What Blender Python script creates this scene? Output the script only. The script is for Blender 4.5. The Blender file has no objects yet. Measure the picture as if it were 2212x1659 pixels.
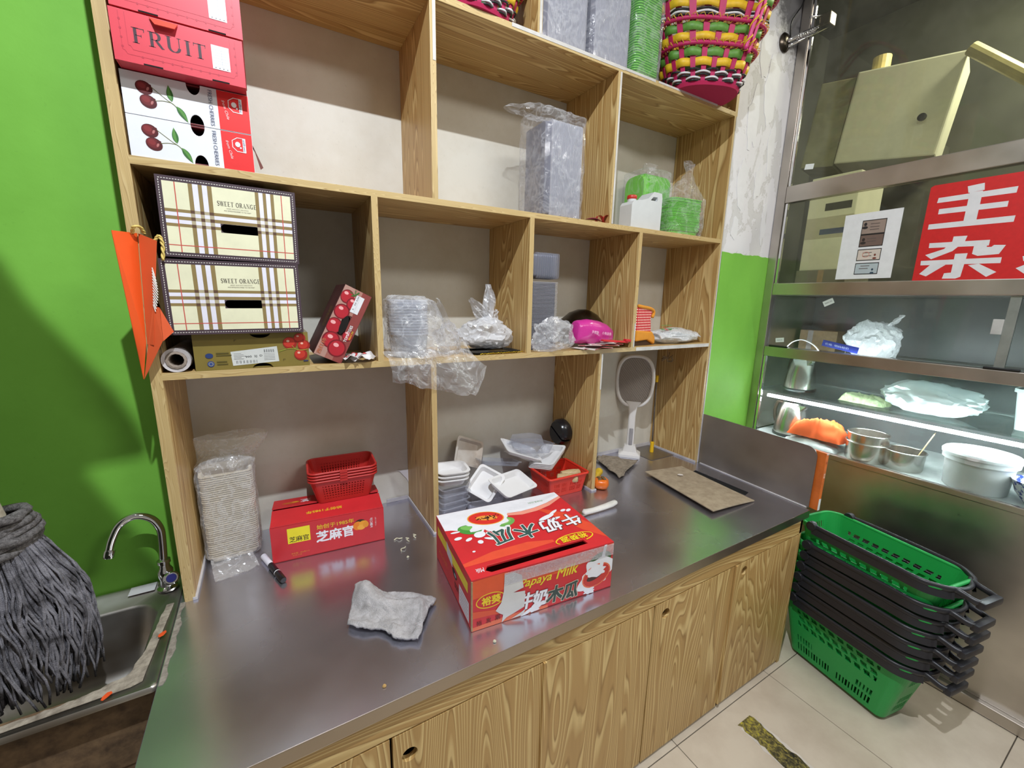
import bpy, bmesh, math, random
from mathutils import Vector, Matrix, noise
R = math.radians
PI = math.pi
SC = bpy.context.scene
COL = SC.collection

# ---------------------------------------------------------------- camera
cam_d = bpy.data.cameras.new('camera')
cam = bpy.data.objects.new('camera', cam_d)
COL.objects.link(cam)
_yaw, _pitch, _roll = 0.5305, -0.2019, 0.0203
_f = Vector((math.sin(_yaw)*math.cos(_pitch), math.cos(_yaw)*math.cos(_pitch), math.sin(_pitch)))
_r0 = Vector((math.cos(_yaw), -math.sin(_yaw), 0))
_u0 = _r0.cross(_f)
_r = _r0*math.cos(_roll) + _u0*math.sin(_roll)
_u = -_r0*math.sin(_roll) + _u0*math.cos(_roll)
cam.matrix_world = Matrix(((_r.x, _u.x, -_f.x, 0.2797), (_r.y, _u.y, -_f.y, -1.4158), (_r.z, _u.z, -_f.z, 1.7021), (0, 0, 0, 1)))
cam_d.sensor_width = 36.0
cam_d.lens = 900.5222/2212*36
cam_d.clip_start = 0.02
SC.camera = cam

# ---------------------------------------------------------------- world, lamps, exposure
wd = bpy.data.worlds.new('world'); SC.world = wd; wd.use_nodes = True
wd.node_tree.nodes['Background'].inputs[0].default_value = (1.0, 0.945, 0.83, 1)
wd.node_tree.nodes['Background'].inputs[1].default_value = 0.235
def area(name, loc, target, sx, sy, power, col):
    l = bpy.data.lights.new(name, 'AREA'); l.shape = 'RECTANGLE'; l.size = sx; l.size_y = sy
    l.energy = power; l.color = col
    o = bpy.data.objects.new(name, l); COL.objects.link(o); o.location = loc
    o.rotation_euler = (Vector(target)-Vector(loc)).to_track_quat('-Z', 'Y').to_euler()
    return o
area('ceiling_tube_near', (0.36, -1.29, 3.48), (0.4, -1.0, 0.8), 0.04, 0.03, 72, (0.87, 0.93, 1.0))
area('ceiling_tube_far', (2.0, -2.3, 3.40), (2.3, -0.9, 0.8), 1.2, 0.3, 30, (1.0, 0.97, 0.92))
area('kitchen_fill_light', (4.2, -1.0, 4.0), (3.9, -.4, 2.0), 0.8, 0.3, 75, (1.0, 0.96, 0.84))  # added light without a visible source, brightens the kitchen behind the glass
vs = SC.view_settings
vs.view_transform = 'Standard'; vs.look = 'None'; vs.exposure = 0.0; vs.gamma = 1.0; vs.use_curve_mapping = False

# ---------------------------------------------------------------- materials
def S(r, g, b):
    f = lambda c: (c/255/12.92) if c/255 <= 0.04045 else ((c/255+0.055)/1.055)**2.4
    return (f(r), f(g), f(b), 1)
MATS = {}
def bake(o):
    me = bpy.data.meshes.new_from_object(o.evaluated_get(bpy.context.evaluated_depsgraph_get()))
    o.modifiers.clear(); o.data = me
    return o
def newmat(name):
    m = bpy.data.materials.new(name); m.use_nodes = True; MATS[name] = m
    nt = m.node_tree; b = nt.nodes['Principled BSDF']
    return m, nt, b
def coords(nt, scale, space='pos'):
    if space == 'pos':
        g = nt.nodes.new('ShaderNodeNewGeometry'); out = g.outputs['Position']
    else:
        g = nt.nodes.new('ShaderNodeTexCoord'); out = g.outputs['Object']
    mp = nt.nodes.new('ShaderNodeMapping'); nt.links.new(out, mp.inputs[0])
    mp.inputs['Scale'].default_value = scale if hasattr(scale, '__len__') else (scale,)*3
    return mp.outputs[0]
def noisen(nt, vec, scale=5, detail=4, rough=.55, dist=0):
    n = nt.nodes.new('ShaderNodeTexNoise'); nt.links.new(vec, n.inputs['Vector'])
    n.inputs['Scale'].default_value = scale; n.inputs['Detail'].default_value = detail
    n.inputs['Roughness'].default_value = rough; n.inputs['Distortion'].default_value = dist
    return n.outputs[0]
def ramp(nt, fac, stops):
    r = nt.nodes.new('ShaderNodeValToRGB'); nt.links.new(fac, r.inputs[0])
    e = r.color_ramp.elements
    while len(e) < len(stops): e.new(.5)
    for x, (p, c) in zip(e, stops):
        x.position = p; x.color = c if len(c) == 4 else (*c, 1)
    return r.outputs[0]
def math_n(nt, op, a, b=None):
    n = nt.nodes.new('ShaderNodeMath'); n.operation = op
    for i, v in enumerate((a, b)):
        if v is None: continue
        if isinstance(v, (int, float)): n.inputs[i].default_value = v
        else: nt.links.new(v, n.inputs[i])
    return n.outputs[0]
def bump(nt, b, h, strength=.2, dist=.01):
    n = nt.nodes.new('ShaderNodeBump'); nt.links.new(h, n.inputs['Height'])
    n.inputs['Strength'].default_value = strength; n.inputs['Distance'].default_value = dist
    nt.links.new(n.outputs[0], b.inputs['Normal'])
def mix_rgb(nt, fac, a, b):
    n = nt.nodes.new('ShaderNodeMix'); n.data_type = 'RGBA'
    for i, v in ((0, fac), (6, a), (7, b)):
        if isinstance(v, (int, float)): n.inputs[i].default_value = v
        elif isinstance(v, tuple): n.inputs[i].default_value = v
        else: nt.links.new(v, n.inputs[i])
    return n.outputs[2]
def mul(c, k): return (c[0]*k, c[1]*k, c[2]*k, 1)
def mat(name, c, rough=.5, metal=0, var=.12, vscale=14, bmp=0, bscale=60, spec=.5, c2=None, alpha=None, trans=0, coat=0, sss=0):
    if name in MATS: return MATS[name]
    m, nt, b = newmat(name)
    b.inputs['Roughness'].default_value = rough; b.inputs['Metallic'].default_value = metal
    b.inputs['Specular IOR Level'].default_value = spec
    if coat: b.inputs['Coat Weight'].default_value = coat
    if trans: b.inputs['Transmission Weight'].default_value = trans
    v = coords(nt, 1.0)
    n = noisen(nt, v, vscale, 5, .6)
    lo = c2 if c2 else mul(c, 1-var*2)
    nt.links.new(ramp(nt, n, [(.3, lo), (.62, c)]), b.inputs['Base Color'])
    if bmp: bump(nt, b, noisen(nt, v, bscale, 3), bmp, .004)
    return m
def ink(rgb, rough=.45):
    n = 'ink_%d_%d_%d' % rgb
    return MATS.get(n) or mat(n, S(*rgb), rough, var=.04, vscale=25)
def wood(name, axis, light, dark, base, sc=1.0, rough=.42):
    m, nt, b = newmat(name)
    s = [6.5*sc, 6.5*sc, 6.5*sc]; s[axis] = 0.5*sc
    v = coords(nt, tuple(s))
    n1 = noisen(nt, v, 1.0, 1.5, .45, .25)
    rings = math_n(nt, 'FRACT', math_n(nt, 'MULTIPLY', n1, 34.0))
    col = ramp(nt, rings, [(0, dark), (.12, base), (.50, base), (.78, light), (.90, light), (1, dark)])
    s2 = [70.0, 70.0, 70.0]; s2[axis] = 2.2
    fine = noisen(nt, coords(nt, tuple(s2)), 1.0, 3, .6)
    col = mix_rgb(nt, math_n(nt, 'MULTIPLY', math_n(nt, 'SUBTRACT', fine, .44), 1.3), col, dark)
    blot = noisen(nt, coords(nt, (2.4, 2.4, 2.4)), 1.0, 3, .6)
    col = mix_rgb(nt, math_n(nt, 'MULTIPLY', ramp(nt, blot, [(.35, (0, 0, 0)), (.75, (1, 1, 1))]), .12), col, base)
    nt.links.new(col, b.inputs['Base Color'])
    b.inputs['Roughness'].default_value = rough
    bump(nt, b, fine, .06, .002)
    return m
WL, WB, WD = S(216, 188, 130), S(182, 146, 90), S(152, 116, 64)
wood('wood_x', 0, WL, WD, WB); wood('wood_y', 1, WL, WD, WB); wood('wood_z', 2, WL, WD, WB)
EL, EB, ED = S(200, 176, 126), S(190, 164, 112), S(164, 136, 88)
wood('edge_x', 0, EL, ED, EB, 4); wood('edge_z', 2, EL, ED, EB, 4)
wood('pale_wood', 2, S(214, 192, 150), S(160, 132, 92), S(190, 164, 118), 2)

def steel(name, c, rough=.28, brush=None, dirt=.25, bs=1.0, bmp=.05, c2=None):
    m, nt, b = newmat(name)
    b.inputs['Metallic'].default_value = 1.0
    n = noisen(nt, coords(nt, brush or (3, 3, 3)), bs*3, 5, .65)
    n2 = noisen(nt, coords(nt, 1), 4, 3, .5)
    nt.links.new(ramp(nt, n2, [(.3, c2 or mul(c, 1-dirt)), (.65, c)]), b.inputs['Base Color'])
    if name == 'steel_top':      # dull, finely scratched sheet
        b.inputs['Metallic'].default_value = .94
        sc_ = noisen(nt, coords(nt, (9, 60, 1)), 1.0, 4, .7)
        dust = ramp(nt, sc_, [(.60, (0, 0, 0)), (.72, (1, 1, 1))])
        nt.links.new(mix_rgb(nt, math_n(nt, 'MULTIPLY', dust, .10), b.inputs['Base Color'].links[0].from_socket, S(235, 235, 240)), b.inputs['Base Color'])
    r = math_n(nt, 'ADD', math_n(nt, 'MULTIPLY', n2, .22), rough-.09)
    nt.links.new(r, b.inputs['Roughness'])
    if bmp: bump(nt, b, n, bmp, .003)
    return m
steel('steel_top', S(206, 206, 218), .23, (1.5, 9, 9), .14, 5, 0)
steel('steel_plate', S(176, 172, 168), .42, (3, 3, 3), .25)
steel('steel_case', S(205, 198, 190), .30, (2, 2, 14), .3, 6, .04)
steel('steel_bowl', S(214, 210, 204), .22, (3, 3, 3), .08)
steel('steel_sink', S(200, 198, 194), .40, (4, 4, 4), .4, 1.0, .05, S(126, 112, 96))
steel('steel_lip', S(176, 162, 148), .32, (1.5, 9, 9), .14, 5, 0)  # darker and browner than the top: reflected floor and wood put into the colour
steel('chrome', S(225, 225, 228), .06, (3, 3, 3), .02, 1, 0)
steel('dark_metal', S(92, 84, 76), .25, (3, 3, 3), .2)
steel('film_metal', S(120, 120, 130), .3)

def film(name, tint=(1, 1, 1, 1), base=.05, streak=.5, sc=30, rough=.12, bs=.5, milky=0.0):
    m, nt, b = newmat(name)
    out = nt.nodes['Material Output']
    b.inputs['Base Color'].default_value = (.82, .83, .86, 1); b.inputs['Roughness'].default_value = rough
    b.inputs['Specular IOR Level'].default_value = .9
    t = nt.nodes.new('ShaderNodeBsdfTransparent'); t.inputs[0].default_value = tint
    v = coords(nt, 1)
    n = noisen(nt, v, sc, 4, .6, 1.2)
    ridge = ramp(nt, n, [(.44, (0, 0, 0)), (.5, (1, 1, 1)), (.56, (0, 0, 0))])
    n2 = noisen(nt, v, sc*.35, 2, .5)
    lw = nt.nodes.new('ShaderNodeLayerWeight'); lw.inputs[0].default_value = .25
    f = math_n(nt, 'ADD', math_n(nt, 'MULTIPLY', math_n(nt, 'MULTIPLY', ridge, n2), streak), base)
    f = math_n(nt, 'ADD', f, math_n(nt, 'MULTIPLY', lw.outputs['Facing'], .28))
    f = math_n(nt, 'MINIMUM', math_n(nt, 'ADD', f, milky), .95)
    bump(nt, b, n, bs, .01)
    mx = nt.nodes.new('ShaderNodeMixShader'); nt.links.new(f, mx.inputs[0])
    nt.links.new(t.outputs[0], mx.inputs[1]); nt.links.new(b.outputs[0], mx.inputs[2])
    nt.links.new(mx.outputs[0], out.inputs[0])
    return m
film('clear_film', (.975, .975, .985, 1), .045, .30, 14, .07, .35)
film('milky_film', (.95, .95, .97, 1), .36, .3, 16, .25, .4, .05)
film('hard_clear', (.95, .94, .96, 1), .16, .25, 60, .08, .15)
film('soft_clear', (.965, .965, .98, 1), .16, .35, 14, .10, .4)
film('film_yellowish', (.985, .96, .90, 1), .19, .3, 14, .16, .4)
film('bag_white', (.9, .94, .95, 1), .5, .4, 18, .3, .5)
def glass(name, tint, dirt=.06, refl=.5, dcol=(.5, .52, .5, 1)):
    m, nt, b = newmat(name)
    out = nt.nodes['Material Output']
    t = nt.nodes.new('ShaderNodeBsdfTransparent'); t.inputs[0].default_value = tint
    g = nt.nodes.new('ShaderNodeBsdfGlossy'); g.inputs['Roughness'].default_value = .02
    fr = nt.nodes.new('ShaderNodeFresnel'); fr.inputs[0].default_value = 1.45
    m1 = nt.nodes.new('ShaderNodeMixShader'); nt.links.new(math_n(nt, 'MULTIPLY', fr.outputs[0], refl), m1.inputs[0])
    nt.links.new(t.outputs[0], m1.inputs[1]); nt.links.new(g.outputs[0], m1.inputs[2])
    d = nt.nodes.new('ShaderNodeBsdfDiffuse'); d.inputs[0].default_value = dcol
    n = noisen(nt, coords(nt, 1), 7, 6, .7)
    fac = math_n(nt, 'MULTIPLY', ramp(nt, n, [(.35, (.25, .25, .25)), (.75, (1, 1, 1))]), dirt)
    m2 = nt.nodes.new('ShaderNodeMixShader'); nt.links.new(fac, m2.inputs[0])
    nt.links.new(m1.outputs[0], m2.inputs[1]); nt.links.new(d.outputs[0], m2.inputs[2])
    nt.links.new(m2.outputs[0], out.inputs[0])
    return m
glass('glass_case', (.94, .98, .96, 1), .05, .55)
glass('glass_upper', (.90, .91, .83, 1), .10, .6, (.42, .42, .36, 1))
glass('glass_shelf', (.88, .96, .93, 1), .02, .7)
def emit(name, col, s):
    m, nt, b = newmat(name)
    b.inputs['Emission Color'].default_value = col; b.inputs['Emission Strength'].default_value = s
    b.inputs['Base Color'].default_value = col
    return m
emit('led', (.88, .94, 1, 1), 85.0)

emit('led_soft', (.88, .94, 1, 1), 26.0)
# ---------------------------------------------------------------- mesh helpers
class MB:
    def __init__(s): s.v = []; s.f = []; s.m = []; s.cur = 0
    def add(s, vs, fs, T=None):
        o = len(s.v)
        s.v += [tuple(T @ Vector(p)) if T else tuple(p) for p in vs]
        for f in fs: s.f.append([i+o for i in f]); s.m.append(s.cur)
        return s
    def box(s, a, b, T=None):
        x0, y0, z0 = a; x1, y1, z1 = b
        return s.add([(x0, y0, z0), (x1, y0, z0), (x1, y1, z0), (x0, y1, z0), (x0, y0, z1), (x1, y0, z1), (x1, y1, z1), (x0, y1, z1)],
                     [(3, 2, 1, 0), (4, 5, 6, 7), (0, 1, 5, 4), (1, 2, 6, 5), (2, 3, 7, 6), (3, 0, 4, 7)], T)
    def bbox(s, a, b, r=.002, T=None):
        bm = bmesh.new(); m = MB().box(a, b)
        vs = [bm.verts.new(p) for p in m.v]
        for f in m.f: bm.faces.new([vs[i] for i in f])
        bmesh.ops.bevel(bm, geom=bm.edges[:], offset=r, segments=2, affect='EDGES', profile=.6)
        bm.verts.index_update()
        s.add([tuple(v.co) for v in bm.verts], [[v.index for v in f.verts] for f in bm.faces], T); bm.free()
        return s
    def loft(s, rings, close=True, cap0=False, cap1=False, T=None):
        n = len(rings[0]); vs = [p for r in rings for p in r]; fs = []
        for i in range(len(rings)-1):
            for j in range(n if close else n-1):
                k = (j+1) % n
                fs.append((i*n+j, i*n+k, (i+1)*n+k, (i+1)*n+j))
        if cap0: fs.append(list(range(n))[::-1])
        if cap1: fs.append([(len(rings)-1)*n+j for j in range(n)])
        return s.add(vs, fs, T)
    def lathe(s, prof, n=24, T=None, cap0=True, cap1=True):
        rings = [[(r*math.cos(2*PI*j/n), r*math.sin(2*PI*j/n), z) for j in range(n)] for r, z in prof]
        return s.loft(rings, True, cap0, cap1, T)
    def tube(s, path, r, n=8, caps=True, T=None, flat=1.0):
        P = [Vector(p) for p in path]; rr = r if hasattr(r, '__len__') else [r]*len(P)
        t0 = (P[1]-P[0]).normalized()
        up = Vector((0, 0, 1)) if abs(t0.z) < .9 else Vector((0, 1, 0))
        a = t0.cross(up).normalized(); rings = []
        for i, p in enumerate(P):
            t = ((P[min(i+1, len(P)-1)]-p).normalized()+(p-P[max(i-1, 0)]).normalized())
            if t.length < 1e-6: t = t0
            t.normalize()
            a = (a-t*a.dot(t)); a = a.normalized() if a.length > 1e-6 else t.orthogonal().normalized()
            b = t.cross(a)
            rings.append([tuple(p+(a*math.cos(2*PI*j/n)+b*math.sin(2*PI*j/n)*flat)*rr[i]) for j in range(n)])
        return s.loft(rings, True, caps, caps, T)
    def prism(s, poly, h, T=None):
        n = len(poly)
        vs = [(x, y, 0) for x, y in poly]+[(x, y, h) for x, y in poly]
        fs = [list(range(n))[::-1], [n+i for i in range(n)]]+[(i, (i+1) % n, n+(i+1) % n, n+i) for i in range(n)]
        return s.add(vs, fs, T)
    def plate(s, outer, holes, h, T=None):
        """flat plate in xy with real through-holes, thickness h (z 0..h)"""
        bm = bmesh.new(); es = []
        for loop in [outer]+holes:
            vs = [bm.verts.new((x, y, h)) for x, y in loop]
            es += [bm.edges.new((vs[i], vs[(i+1) % len(vs)])) for i in range(len(vs))]
        bmesh.ops.triangle_fill(bm, edges=es, use_beauty=True, use_dissolve=False)
        bm.normal_update(); bm.verts.index_update()
        top = [tuple(v.co) for v in bm.verts]
        tf = [[v.index for v in (f.verts if f.normal.z > 0 else reversed(f.verts))] for f in bm.faces]
        bm.free(); n = len(top)
        s.add(top+[(x, y, 0) for x, y, z in top], tf+[[i+n for i in reversed(f)] for f in tf], T)
        for q, loop in enumerate([outer]+holes):
            k = len(loop)
            s.add([(x, y, 0) for x, y in loop]+[(x, y, h) for x, y in loop], [(i, (i+1) % k, k+(i+1) % k, k+i) for i in range(k)], T)
        return s
    def ribbon(s, pts, w, T=None, z=0):
        n = len(pts); ws = w if hasattr(w, '__len__') else [w]*n; L = []; Rr = []
        for i in range(n):
            a = Vector(pts[max(i-1, 0)]); b = Vector(pts[min(i+1, n-1)]); d = (b-a)
            d = d.normalized() if d.length > 0 else Vector((1, 0))
            nx = Vector((-d.y, d.x))*ws[i]*.5; p = Vector(pts[i])
            L.append((p.x+nx.x, p.y+nx.y, z)); Rr.append((p.x-nx.x, p.y-nx.y, z))
        return s.add(L+Rr, [(n+i, n+i+1, i+1, i) for i in range(n-1)], T)
def rrect(w, d, r, n=5, z=0, cx=0, cy=0):
    out = []
    for sx, sy, a0 in ((1, 1, 0), (-1, 1, 90), (-1, -1, 180), (1, -1, 270)):
        for i in range(n+1):
            a = R(a0+90*i/n); out.append((cx+sx*(w/2-r)+r*math.cos(a), cy+sy*(d/2-r)+r*math.sin(a), z))
    return out
def circ(cx, cy, rx, ry=None, n=20, rot=0):
    ry = ry or rx; c, s_ = math.cos(rot), math.sin(rot)
    return [(cx+rx*math.cos(2*PI*i/n)*c-ry*math.sin(2*PI*i/n)*s_, cy+rx*math.cos(2*PI*i/n)*s_+ry*math.sin(2*PI*i/n)*c) for i in range(n)]
def stadium(cx, cy, w, h, n=8):
    r = h/2
    return [(cx+(w/2-r)+r*math.cos(R(-90+180*i/n)), cy+r*math.sin(R(-90+180*i/n))) for i in range(n+1)] + \
           [(cx-(w/2-r)+r*math.cos(R(90+180*i/n)), cy+r*math.sin(R(90+180*i/n))) for i in range(n+1)]
def Tm(loc=(0, 0, 0), rot=(0, 0, 0), sc=(1, 1, 1)):
    from mathutils import Euler
    return Matrix.LocRotScale(Vector(loc), Euler(rot), Vector(sc))
def bez(pts, n=12):
    """Catmull-Rom through the points"""
    P = [Vector(p) for p in pts]; out = []
    for i in range(len(P)-1):
        p0, p1, p2, p3 = P[max(i-1, 0)], P[i], P[i+1], P[min(i+2, len(P)-1)]
        for j in range(n):
            t = j/n
            out.append(.5*((2*p1)+(p2-p0)*t+(2*p0-5*p1+4*p2-p3)*t*t+(3*p1-3*p2+p3-p0)*t**3))
    out.append(P[-1]); return out
def M(k):
    if isinstance(k, str): return MATS[k]
    if isinstance(k, tuple): return ink(k)
    return k
def tag(o, label=None, cat=None, group=None, kind=None):
    if label: o['label'] = label
    if cat: o['category'] = cat
    if group: o['group'] = group
    if kind: o['kind'] = kind
    return o
def obj(name, mb, mats, parent=None, smooth=False, world=False, loc=None, rot=None, recalc=True):
    me = bpy.data.meshes.new(name)
    off = Vector((0, 0, 0))
    if world and parent is not None:
        p = parent; off = Vector((0, 0, 0))
        while p is not None: off += p.location; p = p.parent
    me.from_pydata([(x-off.x, y-off.y, z-off.z) for x, y, z in mb.v], [], mb.f)
    for k in (mats if isinstance(mats, list) else [mats]): me.materials.append(M(k))
    if len(me.materials) > 1: me.polygons.foreach_set('material_index', mb.m)
    me.validate()
    if recalc:
        bm = bmesh.new(); bm.from_mesh(me); bmesh.ops.recalc_face_normals(bm, faces=bm.faces[:]); bm.to_mesh(me); bm.free()
    if smooth:
        me.polygons.foreach_set('use_smooth', [True]*len(me.polygons))
        if smooth != 'all': me.set_sharp_from_angle(angle=R(smooth if smooth > 1 else 40))
    me.update()
    o = bpy.data.objects.new(name, me); COL.objects.link(o)
    if parent is not None: o.parent = parent
    if loc: o.location = loc
    if rot: o.rotation_euler = rot
    return o
def thing(name, label, cat, loc=(0, 0, 0), rot=(0, 0, 0), group=None):
    o = bpy.data.objects.new(name, None); COL.objects.link(o); o.empty_display_size = .05
    o.location = loc; o.rotation_euler = rot
    return tag(o, label, cat, group)
def dup(root, loc, rot=None, label=None, group=None):
    def cp(o, par):
        c = o.copy(); COL.objects.link(c); c.parent = par
        for ch in list(o.children): cp(ch, c)
        return c
    c = cp(root, None); c.location = loc
    if rot is not None: c.rotation_euler = rot
    if label: c['label'] = label
    if group: c['group'] = group
    return c
def struct(name, mb, mats, parent=None, smooth=False):
    o = obj(name, mb, mats, parent, smooth)
    if parent is None: o['kind'] = 'structure'
    return o

# ---------------------------------------------------------------- flat print (lettering and pictures on boxes, signs)
_tcache = {}
def text_geo(s, bold=0):
    k = (s, bold)
    if k not in _tcache:
        c = bpy.data.curves.new('lettering', 'FONT'); c.body = s; c.offset = bold; c.resolution_u = 2
        c.align_x = 'CENTER'; c.align_y = 'CENTER'
        o = bpy.data.objects.new('lettering', c); COL.objects.link(o)
        bpy.context.view_layer.update()
        me = bpy.data.meshes.new_from_object(o.evaluated_get(bpy.context.evaluated_depsgraph_get()))
        vs = [v.co.copy() for v in me.vertices]; fs = [list(p.vertices) for p in me.polygons]
        bpy.data.objects.remove(o); bpy.data.curves.remove(c); bpy.data.meshes.remove(me)
        x0 = min(v.x for v in vs); x1 = max(v.x for v in vs); y0 = min(v.y for v in vs); y1 = max(v.y for v in vs)
        vs = [((v.x-(x0+x1)/2), (v.y-(y0+y1)/2)) for v in vs]
        _tcache[k] = (vs, fs, x1-x0, y1-y0)
    return _tcache[k]
def serif_geo(ch):
    """one serif capital, unit height, built from strokes; returns polygons and its advance"""
    m = MB(); tk, tn = .17, .05
    def bar(x0, y0, x1, y1): m.add([(x0, y0, 0), (x1, y0, 0), (x1, y1, 0), (x0, y1, 0)], [(0, 1, 2, 3)])
    def stem(x, w=tk, a=0, b=1, s0=True, s1=True):
        bar(x-w/2, a, x+w/2, b)
        if s0: bar(x-w/2-.09, a, x+w/2+.09, a+.035)
        if s1: bar(x-w/2-.09, b-.035, x+w/2+.09, b)
    def arc(cx, cy, rx, ry, a0, a1, w0=tn, w1=tk, n=22):
        pts = [(cx+rx*math.cos(R(a0+(a1-a0)*i/n)), cy+ry*math.sin(R(a0+(a1-a0)*i/n))) for i in range(n+1)]
        ws = [w0+(w1-w0)*abs(math.cos(R(a0+(a1-a0)*i/n))) for i in range(n+1)]
        m.ribbon(pts, ws)
    if ch == 'F': stem(.2); bar(.2, .955, .68, 1); bar(.64, .8, .68, 1); bar(.2, .5, .52, .54); bar(.49, .42, .52, .62); adv = .78
    elif ch == 'R':
        stem(.2); bar(.2, .955, .45, 1); bar(.2, .47, .45, .51); arc(.42, .735, .2, .245, 90, -90)
        m.ribbon([(.42, .5), (.58, .25), (.74, .02), (.84, .02)], [.12, .16, .12, .03]); adv = .86
    elif ch == 'U':
        stem(.2, tk, .32, 1, False); arc(.48, .32, .28, .31, 180, 360); stem(.76, tn, .32, 1, False); adv = .98
    elif ch == 'I': stem(.2); adv = .42
    elif ch == 'T': stem(.4, tk, 0, 1, True, False); bar(.05, .955, .75, 1); bar(.05, .8, .085, 1); bar(.715, .8, .75, 1); adv = .82
    elif ch == 'S':
        pts = bez([(.55, .84), (.4, .97), (.2, .92), (.13, .76), (.22, .6), (.4, .48), (.54, .36), (.56, .2), (.44, .05), (.26, .03), (.1, .15)], 4)
        k = len(pts); m.ribbon([(p[0], p[1]) for p in [(*q, 0) if len(q) == 2 else q for q in pts]], [.05+.11*math.sin(PI*i/(k-1)) for i in range(k)])
        bar(.53, .72, .565, .98); bar(.085, .02, .12, .28); adv = .68
    elif ch == 'W':
        for x0, x1, w in ((.1, .34, tk), (.34, .54, tn+.01), (.54, .76, tk), (.76, .98, tn+.01)):
            y0, y1 = ((1, 0) if w > .1 else (0, 1)); m.add([(x0-w/2, y0, 0), (x0+w/2, y0, 0), (x1+w/2, y1, 0), (x1-w/2, y1, 0)], [(0, 1, 2, 3)])
        for x in (.1, .54, .98): bar(x-.12, .965, x+.12, 1)
        adv = 1.1
    elif ch == 'E':
        stem(.2); bar(.2, .955, .66, 1); bar(.62, .82, .66, 1); bar(.2, .48, .5, .52); bar(.47, .4, .5, .6); bar(.2, 0, .68, .045); bar(.64, 0, .68, .2); adv = .78
    elif ch == 'O': arc(.45, .5, .34, .47, 0, 360, n=32); adv = .92
    elif ch == 'A':
        m.add([(.1, 0, 0), (.15, 0, 0), (.47, 1, 0), (.42, 1, 0)], [(0, 1, 2, 3)]); m.add([(.64, 0, 0), (.82, 0, 0), (.5, 1, 0), (.4, 1, 0)], [(0, 1, 2, 3)])
        bar(.22, .3, .64, .345); bar(.02, 0, .24, .035); bar(.56, 0, .92, .035); adv = .94
    elif ch == 'N':
        stem(.14, tn, 0, 1, True, False); stem(.76, tn, 0, 1, False, True); m.add([(.08, 1, 0), (.26, 1, 0), (.785, 0, 0), (.66, 0, 0)], [(0, 1, 2, 3)])
        bar(0, .965, .2, 1); adv = .92
    elif ch == 'G': arc(.46, .5, .34, .47, 45, 320, n=30); stem(.74, tk*.8, .05, .44, False, True); bar(.7, .7, .735, .95); adv = .96
    else: adv = .4
    return m, adv
class Art:
    def __init__(s): s.items = []
    def add(s, vs, fs, col): s.items.append((vs, fs, col)); return s
    def poly(s, pts, col): return s.add([tuple(p[:2]) for p in pts], [list(range(len(pts)))], col)
    def rect(s, a, b, c, d, col): return s.poly([(a, b), (c, b), (c, d), (a, d)], col)
    def ell(s, cx, cy, rx, ry, col, rot=0, n=22): return s.poly(circ(cx, cy, rx, ry, n, rot), col)
    def ring(s, cx, cy, rx, ry, w, col, rot=0, n=28):
        p = circ(cx, cy, rx, ry, n, rot); return s.line(p+[p[0]], w, col)
    def line(s, pts, w, col):
        m = MB().ribbon([tuple(p[:2]) for p in pts], w); return s.add([v[:2] for v in m.v], m.f, col)
    def text(s, t, cx, cy, h, col, rot=0, bold=0, width=None, slant=0):
        vs, fs, w, hh = text_geo(t, 0); k = h/hh; kx = (width/w if width else k)
        c, sn = math.cos(rot), math.sin(rot)
        sh = [(0, 0)] if not bold else [(-bold, -bold), (bold, -bold), (bold, bold), (-bold, bold), (bold, 0), (-bold, 0), (0, bold), (0, -bold)]
        for dx, dy in sh:      # heavier strokes: the glyph outline laid down at small offsets
            out = []
            for x, y in vs:
                X = (x+dx+slant*y)*kx; Yv = (y+dy)*k; out.append((cx+X*c-Yv*sn, cy+X*sn+Yv*c))
            s.add(out, fs, col)
        return s
    def serif(s, t, cx, cy, h, col, width, rot=0):
        x = 0; V = []; F = []
        for ch in t:
            m, adv = serif_geo(ch); o = len(V)
            V += [(v[0]+x, v[1]-.5) for v in m.v]; F += [[i+o for i in f] for f in m.f]; x += adv+.06
        k = width/x; c, sn = math.cos(rot), math.sin(rot)
        return s.add([(cx+(px-x/2)*k*c-py*h*sn, cy+(px-x/2)*k*sn+py*h*c) for px, py in V], F, col)
    def build(s, fn, parent, name='print', step=.00004, base=.0003, tmat=None):
        mb = MB(); cols = []
        lay = -1; prev = None
        for i, (vs, fs, col) in enumerate(s.items):
            if col not in cols: cols.append(col)
            if col != prev: lay += 1; prev = col
            mb.cur = cols.index(col); off = base+step*lay+1e-6*i
            mb.add([fn(u, v, off) for u, v in vs], fs)
        return obj(name, mb, [tmat or c for c in cols] if not tmat else [tmat], parent, recalc=False)
def face_fn(face, w, d, h):
    return {'front': lambda u, v, o: (u-w/2, -d/2-o, v), 'top': lambda u, v, o: (u-w/2, v-d/2, h+o),
            'left': lambda u, v, o: (-w/2-o, d/2-u, v), 'right': lambda u, v, o: (w/2+o, -d/2+u, v)}[face]
# ================================================================ the setting
D = 0.338; TT = 0.019; XR = 2.36; ZT = 0.80; ZA, ZB, ZC_ = 2.597, 2.0234, 1.4877
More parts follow.
